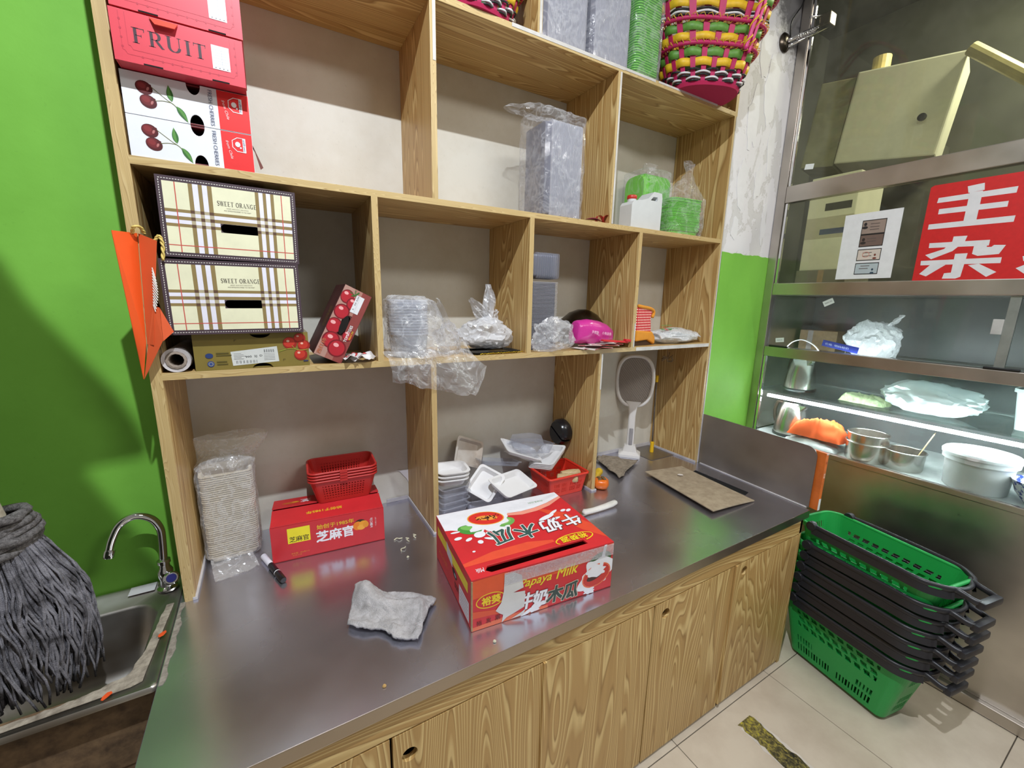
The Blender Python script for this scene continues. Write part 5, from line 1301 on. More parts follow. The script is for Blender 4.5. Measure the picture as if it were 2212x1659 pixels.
# keep the slot clear: drop print that would cover it
def over_slot(vs): 
    cu = sum(v[0] for v in vs)/len(vs); cv = sum(v[1] for v in vs)/len(vs); return .05 < cu < .392 and .012 < cv < .050
clampart(a, w, d)
keep = []
for vs, fs, c in a.items:
    ff = [f for f in fs if not over_slot([vs[i] for i in f])]
    if ff: keep.append((vs, ff, c))
a.items = keep
a.items = [([(u, v if not (.049 < u < .393 and v < .0505) else .0505) for u, v in vs], fs, c) for vs, fs, c in a.items]
a.text('Milk', .035, .030, .018, WH, PI, .0, .024, .3)
a.build(T_, mkb, 'lid_print', step=.00005)
a = Art()
a.poly([(.0, .155), (.10, .158), (.20, .13), (.28, .135), (.471, .158), (.471, .13), (.30, .105), (.18, .11), (.0, .10)], (220, 86, 46))
a.poly([(.0, .062), (.09, .045), (.15, .02), (.06, .035), (.0, .04)], (216, 80, 44)); a.poly([(.0, .0), (.0, .012), (.12, .018), (.24, .010), (.24, .001)], (222, 110, 76))
a.ring(.056, .084, .042, .022, .003, (232, 190, 40)); a.text('裕葵', .058, .084, .026, (232, 200, 40), 0, .03, .056)
a.text('Papaya', .198, .1015, .034, (226, 206, 50), R(-1), .012, .105, .35); a.text('Milk', .306, .107, .034, (226, 206, 50), R(2), .012, .072, .35)
a.ell(.420, .105, .046, .030, (50, 92, 44), R(20)); blob(.412, .064, .062, .050, WH, 5.5, .6, 48); a.ell(.412, .060, .050, .034, (196, 50, 40), R(18)); a.ring(.412, .060, .052, .036, .004, (226, 110, 70), R(18)); a.ell(.405, .058, .03, .012, (60, 30, 24), R(16)); blob(.408, .076, .040, .020, WH, 2.2, .5); a.poly([(.418, .08), (.436, .158), (.446, .158), (.434, .08)], WH)
blob(.388, .012, .022, .010, WH, 4.1, .8)
outlined('牛', .170, .045, .050, WH, (110, 60, 60), 0, .03); outlined('奶', .214, .042, .050, WH, (110, 60, 60), 0, .03); outlined('木', .264, .040, .052, (44, 62, 54), (200, 190, 170), 0, .03); outlined('瓜', .318, .036, .052, (44, 62, 54), (200, 190, 170), 0, .03)
for q in ((.175, .006, .030, .006, 25), (.205, .012, .026, .007, 30), (.196, .003, .016, .004, 0)): a.ell(q[0], q[1]+.004, q[2], q[3], WH, R(q[4]), 18)
for i, ch in enumerate('裕发果'): a.text(ch, .022+.028*i, .022, .016, (90, 30, 26), 0, 0)
PW = (206, 204, 202)
a.poly([(.097, .150), (.125, .152), (.150, .136), (.157, .094), (.124, .087), (.162, .082), (.161, .030), (.130, .020), (.105, .013), (.090, .001), (.094, .025), (.082, .034), (.071, .045), (.088, .066), (.095, .10)], PW)
a.poly([(.118, .003), (.15, .014), (.165, .022), (.158, .004)], PW)
clampart(a, w, h)
a.build(F_, mkb, 'front_print', step=.00005)
a = Art()
a.rect(.020, .100, d-.03, .132, (232, 210, 40)); a.poly([(.130, .140), (.190, .118), (.195, .085), (.135, .098)], (206, 206, 212)); a.rect(.260, .012, .350, .075, (222, 214, 222))
for i in range(5): a.rect(.27, .02+.011*i, .34, .0215+.011*i, (120, 90, 90))
a.ell(.215, .078, .024, .012, (24, 22, 26), R(-15)); a.ell(.222, .076, .010, .004, (190, 190, 200), R(-15)); a.text('木瓜牛奶', .085, .05, .018, (232, 130, 60), 0, 0, .10); a.text('饮料', .235, .045, .02, (90, 20, 24), 0, .01)
a.build(L_, mkb, 'side_print')
obj('clear_tape', MB().bbox((-.14, -d/2-.0026, .118), (.235, -d/2-.0016, h-.004), .0003), 'hard_clear', mkb)
# --- knife
kf = thing('kitchen_knife', 'kitchen knife with a white handle lying beside the papaya milk carton', 'knife', (1.47, -.172, ZT+.001), (0, 0, R(-2)))
obj('handle', MB().tube([(-.092, .008, .020), (-.085, 0, .015), (-.04, -.002, .014), (.02, 0, .015), (.06, .002, .017), (.088, .006, .019), (.096, .008, .018)], [.010, .016, .0135, .0145, .0155, .013, .008], 14, True, None, .72), mat('handle_white', S(222, 220, 214), .45), kf, smooth='all')
obj('blade', MB().prism([(-.085, -.016), (-.085, .020), (-.24, .022), (-.285, .012), (-.27, -.010), (-.20, -.018)], .002, Tm((0, 0, .008))), 'steel_bowl', kf)
# --- cut fruit by the divider
pm = thing('persimmon', 'orange persimmon beside the foot of the right divider', 'persimmon', (1.628, .002, ZT+.0008))
prof = [(.001, .003), (.020, .0), (.034, .008), (.040, .024), (.037, .040), (.026, .050), (.012, .049), (.002, .046)]
rings = [[(r*math.cos(a_)*(1+.05*math.cos(4*a_)), r*math.sin(a_)*(1+.05*math.cos(4*a_)), z) for a_ in [2*PI*j/28 for j in range(28)]] for r, z in prof]
obj('fruit', MB().loft(rings, True, True, True), mat('persimmon_skin', S(228, 112, 30), .3, var=.05), pm, smooth='all')
mb = MB()
for k in range(4):
    g = k*PI/2+.4; c, s_ = math.cos(g), math.sin(g)
    vs = []
    for i in range(5):
        for j in range(3): r = .004+.007*i; q = (j-1)*.009*math.sin(PI*(i+.6)/5.2); vs.append((r*c-q*s_, r*s_+q*c, .0505+.004*math.sin(i*1.1)+(.004 if j == 1 else 0)-.0006*i*i*.5))
    mb.add(vs, [(i*3+j, i*3+j+1, i*3+j+4, i*3+j+3) for i in range(4) for j in range(2)])
o = obj('calyx', mb, mat('calyx_brown', S(104, 86, 52), .8), pm); o.modifiers.new('t', 'SOLIDIFY').thickness = .0015
bn = thing('banana', 'small yellow banana behind the persimmon', 'banana', (1.665, .070, ZT+.0195), (0, 0, R(35)))
pth = bez([(-.055, 0, .0), (-.02, 0, .018), (.02, 0, .024), (.05, 0, .012), (.062, 0, .004)], 5)
obj('fruit', MB().tube(pth, [.009+.011*math.sin(PI*min(max(i/(len(pth)-1), .08), .93)) for i in range(len(pth))], 10), mat('banana_skin', S(222, 184, 40), .45, c2=S(150, 120, 30)), bn, smooth='all')
obj('stem', MB().tube([(.060, 0, .004), (.076, 0, -.002)], .005, 7), mat('stem_dark', S(60, 50, 26), .7), bn)
lm = thing('green_fruit', 'small dark green fruit behind the banana by the divider', 'fruit', (1.655, .125, ZT+.001))
obj('fruit', MB().lathe([(.002, 0), (.018, .003), (.027, .018), (.026, .036), (.015, .050), (.003, .053)], 20), mat('lime_skin', S(96, 110, 40), .5), lm, smooth='all'); obj('stem_cap', MB().lathe([(.007, .052), (.004, .058), (.001, .059)], 8), 'stem_dark', lm)
# --- rag
rg = thing('dry_rag', 'stiff brown-grey rag by the electric fly swatter', 'rag', (1.885, .155, ZT+.002))
n = 30; vs = []
P0, P1, P2, P3 = Vector((-.03, .14)), Vector((.155, -.005)), Vector((-.115, -.135)), Vector((.03, .15))
for i in range(n+1):
    for j in range(n+1):
        u, v = i/n, j/n; q = P0*(1-u)*(1-v)+P2*u*(1-v)+P1*u*v+P3*(1-u)*v
        q += Vector((.012*noise.noise(Vector((u*4, v*4, 1))), .012*noise.noise(Vector((u*4, v*4, 6))))) + Vector((.004*math.sin(v*70), 0))*(u > .93)
        vs.append((q.x, q.y, .004+.012*abs(noise.noise(Vector((u*3.2, v*3.2, 2))))+.007*abs(math.sin(v*5+u*2))))
o = obj('fabric', MB().add(vs, [(i*(n+1)+j, i*(n+1)+j+1, (i+1)*(n+1)+j+1, (i+1)*(n+1)+j) for i in range(n) for j in range(n)]), mat('rag_cloth', S(158, 146, 130), .95, vscale=50, c2=S(120, 108, 94), bmp=.8, bscale=350), rg, smooth='all'); o.modifiers.new('t', 'SOLIDIFY').thickness = .004
# --- loose cardboard sheet over the slot
cbd = thing('cardboard_sheet', 'loose greyish cardboard sheet lying on the right end of the worktop', 'cardboard', (2.05, -.22, ZT+.004))
q = [(-.105, .231), (.159, .207), (.115, -.226), (-.173, -.212)]
vs = []; n = 12
for i in range(n+1):
    for j in range(n+1):
        u, v = i/n, j/n; x = (q[3][0]*(1-u)+q[2][0]*u)*(1-v)+(q[0][0]*(1-u)+q[1][0]*u)*v; y = (q[3][1]*(1-u)+q[2][1]*u)*(1-v)+(q[0][1]*(1-u)+q[1][1]*u)*v
        vs.append((x, y, .004+.014*(1-u)*(1-v)+.010*u*(1-v)*(1-u)+.012*(v)*(1-u)))
o = obj('board', MB().add(vs, [(i*(n+1)+j, i*(n+1)+j+1, (i+1)*(n+1)+j+1, (i+1)*(n+1)+j) for i in range(n) for j in range(n)]), mat('card_grey', S(170, 154, 130), .85, vscale=30, c2=S(146, 130, 108), bmp=.1, bscale=90), cbd); o.modifiers.new('t', 'SOLIDIFY').thickness = .004
obj('paper_scrap', MB().prism([(0, 0), (.018, .004), (.03, -.008), (.022, -.02), (.006, -.014)], .001), (222, 214, 208), cbd, loc=(.01, .12, .0165))
# --- electric fly swatter in its stand
sw = thing('fly_swatter', 'white electric fly swatter standing in its charging base', 'fly swatter', (2.085, .262, ZT+.0005), (0, 0, R(-47)))
mat('swatter_white', S(224, 222, 220), .4, var=.02)
obj('stand', MB().loft([rrect(.125, .095, .01, 4, 0), rrect(.125, .095, .01, 4, .014), rrect(.085, .060, .01, 4, .030), rrect(.062, .045, .01, 4, .066)], True, True, True), 'swatter_white', sw)
obj('grip', MB().loft([rrect(.044, .030, .010, 4, .055), rrect(.042, .030, .012, 4, .18), rrect(.040, .028, .010, 4, .25), rrect(.052, .024, .010, 4, .30), rrect(.090, .020, .009, 4, .330)], True, True, True), 'swatter_white', sw, smooth=50)
obj('grey_inlay', MB().bbox((-.008, -.0185, .07), (.012, -.0145, .17), .004), mat('inlay_grey', S(160, 158, 162), .5), sw)
ring = []
for i in range(49):
    g = 2*PI*i/48; c, s_ = math.cos(g), math.sin(g); k = (abs(c)**2.7+abs(s_)**2.7)**(-1/2.7)
    ring.append((.100*c*k*(1-.08*(s_ < 0)*abs(s_)), 0, .450+.146*s_*k))
obj('hoop', MB().tube(ring, .0105, 8, False), 'swatter_white', sw, smooth='all')
m, nt, b = newmat('swatter_mesh'); out = nt.nodes['Material Output']
b.inputs['Base Color'].default_value = S(150, 142, 138); b.inputs['Metallic'].default_value = .5; b.inputs['Roughness'].default_value = .45
mb = MB()
for k in range(-15, 16):
    for sg_ in (1, -1):
        pts = []
        for t_ in range(-24, 25):
            x = k*.013+sg_*t_*.0065*.8; z = t_*.0065
            gx, gz = x/.096, z/.141
            if abs(gx)**2.7+abs(gz)**2.7 < 1: pts.append((x, .0015*sg_, .450+z))
        if len(pts) > 1: mb.tube([pts[0], pts[-1]], .0011, 4, False)
obj('wire_mesh', mb, 'swatter_mesh', sw)['kind'] = 'stuff'
hard('mesh_haze', S(176, 168, 160), .60, .4)
obj('inner_grid', MB().prism([(x*.93, .0+z-.450) for x, _, z in ring[:-1]], .0012, Tm((0, .0006, .450), (R(90), 0, 0))), 'mesh_haze', sw)
# --- rod with yellow ends
rd = thing('metal_rod', 'thin grey rod with yellow end caps standing in the right cubby corner', 'rod', (2.243, .232, ZT+.0025))
obj('shaft', MB().tube([(0, 0, .0), (.012, .02, .46)], .0045, 8), mat('rod_grey', S(120, 112, 104), .4, metal=.6), rd, smooth='all')
obj('yellow_cap', MB().lathe([(.011, 0), (.012, .004), (.011, .062), (.006, .066)], 12), mat('cap_yellow', S(238, 190, 20), .4), rd, smooth=40)
obj('yellow_cap', MB().lathe([(.007, .43), (.0095, .432), (.0095, .470), (.005, .472)], 12, Tm((.011, .019, 0))), 'cap_yellow', rd, smooth=40)
hk = thing('string_bow', 'tangled grey string tied under the board above the yellow-capped rod', 'string', (2.27, .20, 1.38))
mb = MB(); random.seed(9)
for k in range(7):
    g = random.uniform(0, 6); mb.tube(bez([(0, 0, 0), (.025*math.cos(g), .01, .02*math.sin(g)), (.05*math.cos(g+.5), .0, .035*math.sin(g+.5)), (.02*math.cos(g+1), -.01, .01)], 5), .0022, 5)
obj('loops', mb, mat('string_grey', S(150, 130, 104), .7), hk, smooth='all'); obj('tail', MB().tube([(0, 0, 0), (.004, .015, .086)], .0016, 5), 'string_grey', hk)
# --- black holder on the divider
hd = thing('black_holder', 'round black plastic holder stuck on the right lower divider', 'holder', (1.5648, .215, 1.04), (0, R(-90), 0))
mat('holder_black', S(26, 25, 28), .22, var=.05)
obj('base', MB().lathe([(.052, 0), (.056, .004), (.056, .012), (.050, .016)], 28), 'holder_black', hd, smooth=40)
def half(sgn):
    pts = [(.060*math.cos(g), .060*math.sin(g)) for g in [R(-90+180*i/14) for i in range(15)]]; pts = [(x*sgn+.006*sgn, y) for x, y in pts]
    mb = MB(); T = Tm((0, 0, .014)); secs = [(1.0, 0), (1.06, .008), (1.04, .036), (.88, .050)]
    return mb.loft([[(x*k, y*k, z) for x, y in pts] for k, z in secs], True, True, True, T)
for sg_ in (1, -1):
    o = obj('clamp_jaw', half(sg_), 'holder_black', hd, smooth=50); o.rotation_euler = (0, 0, R(-28))
# --- disposable trays heap in the middle lower cubby
def one(name, label, mb, m, loc, rot=(0, 0, 0), cat='tray', group=None, smooth=35):
    o = obj(name, mb, m, None, smooth=smooth); tag(o, label, cat, group); o.location = loc; o.rotation_euler = rot; return o
def ribbed(w, d, h, r=.012, n=9, sl=.012, th=.0012):
    """clear tray whose walls carry vertical ribs"""
    def rg(w_, d_, z, amp):
        base = rrect(w_, d_, r, 5, z); P = []
        L = len(base)
        for i in range(L):
            a_, b_ = Vector(base[i]), Vector(base[(i+1) % L]); k = max(1, int((b_-a_).length/.004))
            P += [a_.lerp(b_, j/k) for j in range(k)]
        return P
    A = rg(w-2*sl, d-2*sl, 0, 0); n_ = len(A); out = [A]
    for z, f in ((.2, .2), (.5, .5), (.9, .9)):
        rr_ = []
        for i, p in enumerate(A):
            s_ = 1+(.012 if (i//2) % 2 else 0); g = 1+f*2*sl/(w-2*sl)
            rr_.append(Vector((p.x*g*s_, p.y*(1+f*2*sl/(d-2*sl))*s_, z*h)))
        out.append(rr_)
    for e, z in ((0, h), (.006, h+.0005), (.006, h-.002)):
        out.append([Vector((p.x*(w+2*e)/(w-2*sl), p.y*(d+2*e)/(d-2*sl), z)) for p in A])
    return MB().loft([[tuple(p) for p in r_] for r_ in out], True, True, False)
rib = ribbed(.125, .115, .045)
labs = ['lowest ribbed clear box in the stack behind the papaya milk carton', 'second ribbed clear box in the stack behind the papaya milk carton', 'third ribbed clear box in the stack, under the foam bowls', 'top ribbed clear box of the stack under the foam bowls']
o = None
for i in range(4):
    if o is None: o = one('clear_box', labs[0], rib, 'pet_clear', (.893, .135, ZT+.0008), (0, 0, R(4)), 'box', 'ribbed clear boxes by the left divider')
    else: o = o.copy(); COL.objects.link(o); o['label'] = labs[i]; o.location = (.893+.002*i, .135, ZT+.0008+.028*i)
fb = tray_mesh(.145, .125, .030, .03, .003, .018, .008)
labs = ['lowest of the three white foam bowls on the clear boxes', 'middle one of the three white foam bowls on the clear boxes', 'top one of the three white foam bowls on the clear boxes']
o = None
for i in range(3):
    if o is None: o = one('foam_bowl', labs[0], fb, 'foam_white', (.900, .150, ZT+.132), (R(2), R(2), R(-6)), 'bowl', 'white foam bowls')
    else: o = o.copy(); COL.objects.link(o); o['label'] = labs[i]; o.location = (.900+.003*i, .150, ZT+.132+.016*i)
tr = tray_mesh(.150, .130, .024, .016, .003, .016, .007)
one('foam_tray', 'stained foam tray leaning upright against the back wall', tray_mesh(.155, .130, .022, .014, .003, .016, .007), mat('foam_stained', S(208, 202, 194), .6, vscale=9, c2=S(186, 172, 158)), (1.045, .300, ZT+.185), (R(68), R(24), R(6)))
one('clear_tray', 'smoky clear shallow tray lying behind the white foam trays', tray_mesh(.20, .15, .022, .014, .0015, .016, .007), 'pet_clear', (1.175, .235, ZT+.125), (R(-14), R(8), R(-12)), 'tray')
one('clear_box', 'ribbed clear box lying under the white foam trays', ribbed(.17, .13, .05), 'pet_clear', (1.045, .135, ZT+.001), (0, 0, R(-8)), 'box')
one('clear_box', 'deeper ribbed clear box standing under the flat white foam tray', ribbed(.12, .11, .06), 'pet_clear', (1.215, .185, ZT+.001), (0, 0, R(6)), 'box')
one('foam_tray', 'white foam tray tilted between clear boxes', tr, 'foam_white', (1.055, .125, ZT+.090), (R(24), R(-30), R(28)))
one('foam_tray', 'white foam tray lying flat over the corner of the red crate', tray_mesh(.215, .135, .024, .018, .003, .018, .008), 'foam_white', (1.160, .070, ZT+.082), (R(20), R(5), R(20)))
one('foam_tray', 'white foam tray wedged between the clear lid and the red crate', tray_mesh(.20, .13, .022, .016, .003, .016, .007), 'foam_white', (1.285, .215, ZT+.170), (R(12), R(22), R(-6)))
tw = tray_mesh(.165, .135, .026, .018, .003, .018, .008); o = None
labs = ['bottom one of four nested white trays on the red crate', 'second one of four nested white trays on the red crate', 'third one of four nested white trays on the red crate', 'uppermost of four nested white trays on the red crate']
for i in range(4):
    p = Vector((1.420, .165, ZT+.112))+Vector((.0015*i, -.0016*i, .0075*i))
    if o is None: o = one('foam_tray', labs[0], tw, 'foam_white', p, (R(-10), R(-18), R(28)), 'tray', 'nested white trays on the red crate')
    else: o = o.copy(); COL.objects.link(o); o['label'] = labs[i]; o.location = p
one('clear_box', 'upturned ribbed clear box on the nested white trays', ribbed(.15, .11, .045), 'pet_clear', (1.325, .215, ZT+.255), (R(180-6), R(6), R(8)), 'box')
one('clear_box', 'wide ribbed clear box under the upturned one near the black holder', ribbed(.185, .12, .05), 'pet_clear', (1.345, .200, ZT+.172), (R(-6), R(10), R(4)), 'box')
one('paper_sheet', 'white paper sheet tucked behind the left lower divider', MB().prism([(0, .0), (-.06, .005), (-.05, .0), (-.02, -.04), (.0, -.085), (.12, -.085), (.12, .0)], .0012, Tm((0, 0, 0), (R(90), 0, 0))), (224, 222, 226), (.785, D-.0025, ZT+.138), (0, 0, 0), 'paper')
# --- red crate with wooden-handled tools
def mask_crate(side, s, v):
    if side == 'c' or v < .14 or v > .66: return False
    if side[0] == 'y': return .10 < abs(s) < .88 and not .47 < abs(s) < .55 and (s*13 % 1) > .45 and (v*13 % 1) > .45
    return .06 < abs(s) < .9 and (s*11 % 1) > .45 and (v*13 % 1) > .45
pm_, top = perforated(.185, .160, .222, .192, .100, .010, .014, mask_crate, 124, 3, 42)
cr = thing('red_crate', 'red perforated plastic crate holding two wooden handles', 'crate', (1.440, .105, ZT+.0008), (0, 0, R(-1.5)))
mat('crate_red', S(214, 52, 34), .4, var=.03)
o = obj('crate_wall', pm_, 'crate_red', cr); o.modifiers.new('t', 'SOLIDIFY').thickness = .002
obj('rim', rim_tube([(x*1.01, y*1.01, z-.004) for x, y, z in top], .0062), 'crate_red', cr, smooth='all')
for i, (x, y, rz, lb) in enumerate(((1.452, .045, -42, 'nearer of the two turned wooden handles in the red crate'), (1.495, .078, -18, 'farther of the two turned wooden handles in the red crate'))):
    wh_ = thing('wooden_handle', lb, 'handle', (x, y, ZT+.072), (0, R(86), R(rz)), 'wooden handles in the crate')
    obj('grip', MB().lathe([(.010, -.05), (.019, -.045), (.022, -.01), (.021, .02), (.018, .045), (.013, .050)], 20), 'pale_wood', wh_, smooth=40)
    obj('end_disc', MB().lathe([(.012, .0502), (.006, .052)], 14), mat('end_grain', S(122, 96, 62), .8), wh_)
# --- crumbs and scraps
random.seed(50)
cr_lab = 'pale scraps of peel scattered on the worktop'
for i, (x, y) in enumerate(((.655, .025), (.672, -.01), (.650, -.035), (.700, .0))):
    o = obj('peel_scrap', MB().tube(bez([(0, 0, .002), (.012, .006, .006), (.02, -.004, .003), (.03, .004, .002)], 4), .002, 5), mat('peel', S(210, 206, 180), .7)); tag(o, cr_lab, 'scrap', 'peel scraps near the left divider'); o.location = (x, y, ZT+.001); o.rotation_euler = (0, 0, random.uniform(0, 6))
for i, (x, y, lb) in enumerate(((.640, -.100, 'single pale crumb left of the papaya carton'), (.447, -.565, 'brown crumb at the front edge of the worktop'), (.735, -.575, 'white crumb at the front edge near the papaya carton'))):
    o = obj('crumb', MB().lathe([(.002, 0), (.005, .002), (.003, .005)], 7), 'peel' if i != 1 else mat('crumb_brown', S(176, 140, 84), .8)); tag(o, lb, 'crumb'); o.location = (x, y, ZT+.0004)
# --- orange carton standing behind the side splash
w, d, h = .03, .05, .26
oc = thing('orange_carton', 'orange and white carton edge behind the steel side splash', 'box', (2.352, -.600, ZT-.0), (0, 0, R(-8)))
obj('body', MB().bbox((-.012, -.03, 0), (.0045, .20, .268), .001), mat('card_orange', S(214, 110, 40), .5), oc)
a = Art(); a.rect(0, .0, .0145, .055, (222, 222, 226)); a.rect(0, .262, .0145, .267, (222, 220, 222)); a.text('鲜果', .0075, .165, .011, (240, 220, 200), R(90)); a.text('橙', .0075, .225, .011, (150, 60, 20), R(90))
a.build(lambda u, v, o_: (u-.011, -.0305-o_, v), oc)
# ================================================================ stacked shopping baskets
mat('crate_green', S(36, 160, 76), .4, var=.04, vscale=8); mat('handle_dark', S(38, 38, 44), .38, var=.06)
def mask_shop(side, s, v):
    if side == 'c': return False
    if side[0] == 'y':
        if .50 < v < .82:
            row = int((v-.50)/.1067); f = (v-.50)/.1067-row
            return abs(s) < .86 and .18 < f < .86 and ((s*5.2+row*.5+f*.28) % 1) > .36
        if .08 < v < .20: return .07 < abs(s) < .90 and (s*14 % 1) > .5
        if .23 < v < .34: return .52 < abs(s) < .90 and (s*14 % 1) > .5
        return False
    if .10 < v < .22 or .26 < v < .38 or .62 < v < .74 or .78 < v < .88: return abs(s) < .8 and (s*4 % 1) > .45
    return False
pm_, top = perforated(.40, .165, .530, .235, .300, .030, .055, mask_shop, 132, 8, 50)
sbs = thing('shopping_basket', 'x', 'shopping basket', (0, 0, 0), (0, 0, R(80)), 'green shopping baskets in the stack')
o = obj('basket_wall', pm_, 'crate_green', sbs); o.modifiers.new('t', 'SOLIDIFY').thickness = .003
bpy.context.view_layer.update(); bake(o)
obj('rim', rim_tube([(x*1.012, y*1.02, z-.003) for x, y, z in top], .0075), 'crate_green', sbs, smooth='all')
obj('rim_skirt', MB().loft([[(x*1.018, y*1.035, z-.002) for x, y, z in top], [(x*1.018, y*1.035, z-.020) for x, y, z in top], [(x*1.01, y*1.02, z-.020) for x, y, z in top]]), 'crate_green', sbs, smooth=50)
ZR = .302
def hb(sg): return bez([(.185, sg*.128, ZR), (.05, sg*.132, ZR+.002), (-.12, sg*.130, ZR+.002), (-.214, sg*.124, ZR), (-.266, sg*.088, ZR-.002), (-.283, sg*.060, ZR-.004), (-.325, sg*.056, ZR-.012), (-.345, sg*.050, ZR-.014)], 7)
for sg in (1, -1):
    bar = obj('handle_bar', MB().tube([tuple(p) for p in hb(sg)], .0085, 8, True, None, 1.4), 'handle_dark', sbs, smooth='all')
    obj('rim_guard', MB().loft([[(p.x, p.y+sg*.006, p.z-.006) for p in hb(sg)[:36]], [(p.x-(.006 if p.x < -.2 else 0), p.y+sg*.009, p.z-.036) for p in hb(sg)[:36]], [(p.x, p.y, p.z-.036) for p in hb(sg)[:36]], [(p.x, p.y-sg*.001, p.z-.006) for p in hb(sg)[:36]]], close=False), 'handle_dark', bar, smooth=40)
    obj('pivot_knob', MB().lathe([(.020, -.012), (.022, -.008), (.022, .008), (.016, .012)], 18, Tm((.190, sg*.128, ZR-.002), (R(90), 0, 0))), 'handle_dark', bar, smooth=40)
obj('end_yoke', MB().tube(bez([(-.262, .080, ZR-.004), (-.287, .03, ZR-.006), (-.287, -.03, ZR-.006), (-.262, -.080, ZR-.004)], 6), .0085, 8), 'handle_dark', sbs, smooth='all')
yk = bez([(-.262, .080, ZR-.004), (-.287, .03, ZR-.006), (-.287, -.03, ZR-.006), (-.262, -.080, ZR-.004)], 6)
obj('yoke_guard', MB().loft([[(p.x, p.y, p.z-.002) for p in yk], [(p.x-.004, p.y, p.z-.034) for p in yk], [(p.x+.004, p.y, p.z-.034) for p in yk]], close=False), 'handle_dark', sbs, smooth=40)
obj('grip', MB().bbox((-.362, -.060, ZR-.034), (-.336, .060, ZR-.004), .010), 'handle_dark', sbs, smooth=40)
for x in (.15, -.15):
    for y in (.055, -.055):
        wl = obj('caster', MB().lathe([(.014, -.006), (.016, -.004), (.016, .004), (.014, .006)], 16, Tm((x, y, -.004), (R(90), 0, 0))), 'black_plastic', sbs, smooth=40)
labs = ['lowest green shopping basket, its slotted side standing on the floor', 'second green shopping basket from the floor in the stack', 'third green shopping basket from the floor in the stack', 'fourth green shopping basket from the floor in the stack', 'fifth green shopping basket from the floor in the stack', 'second green shopping basket from the top, bright rhombus holes showing', 'topmost green shopping basket with its inside showing']
zz = [0, .058, .116, .174, .232, .290, .385]
cx, cy = 2.462, -.795
for i in range(7):
    q = (cx+.004*math.sin(i*2), cy-.004*i, .0205+zz[i]); rz = R(80+1.0*math.sin(i*1.7))
    if i == 0: sbs.location = q; sbs.rotation_euler = (0, 0, rz); sbs['label'] = labs[0]
    else: dup(sbs, q, (0, 0, rz), labs[i])

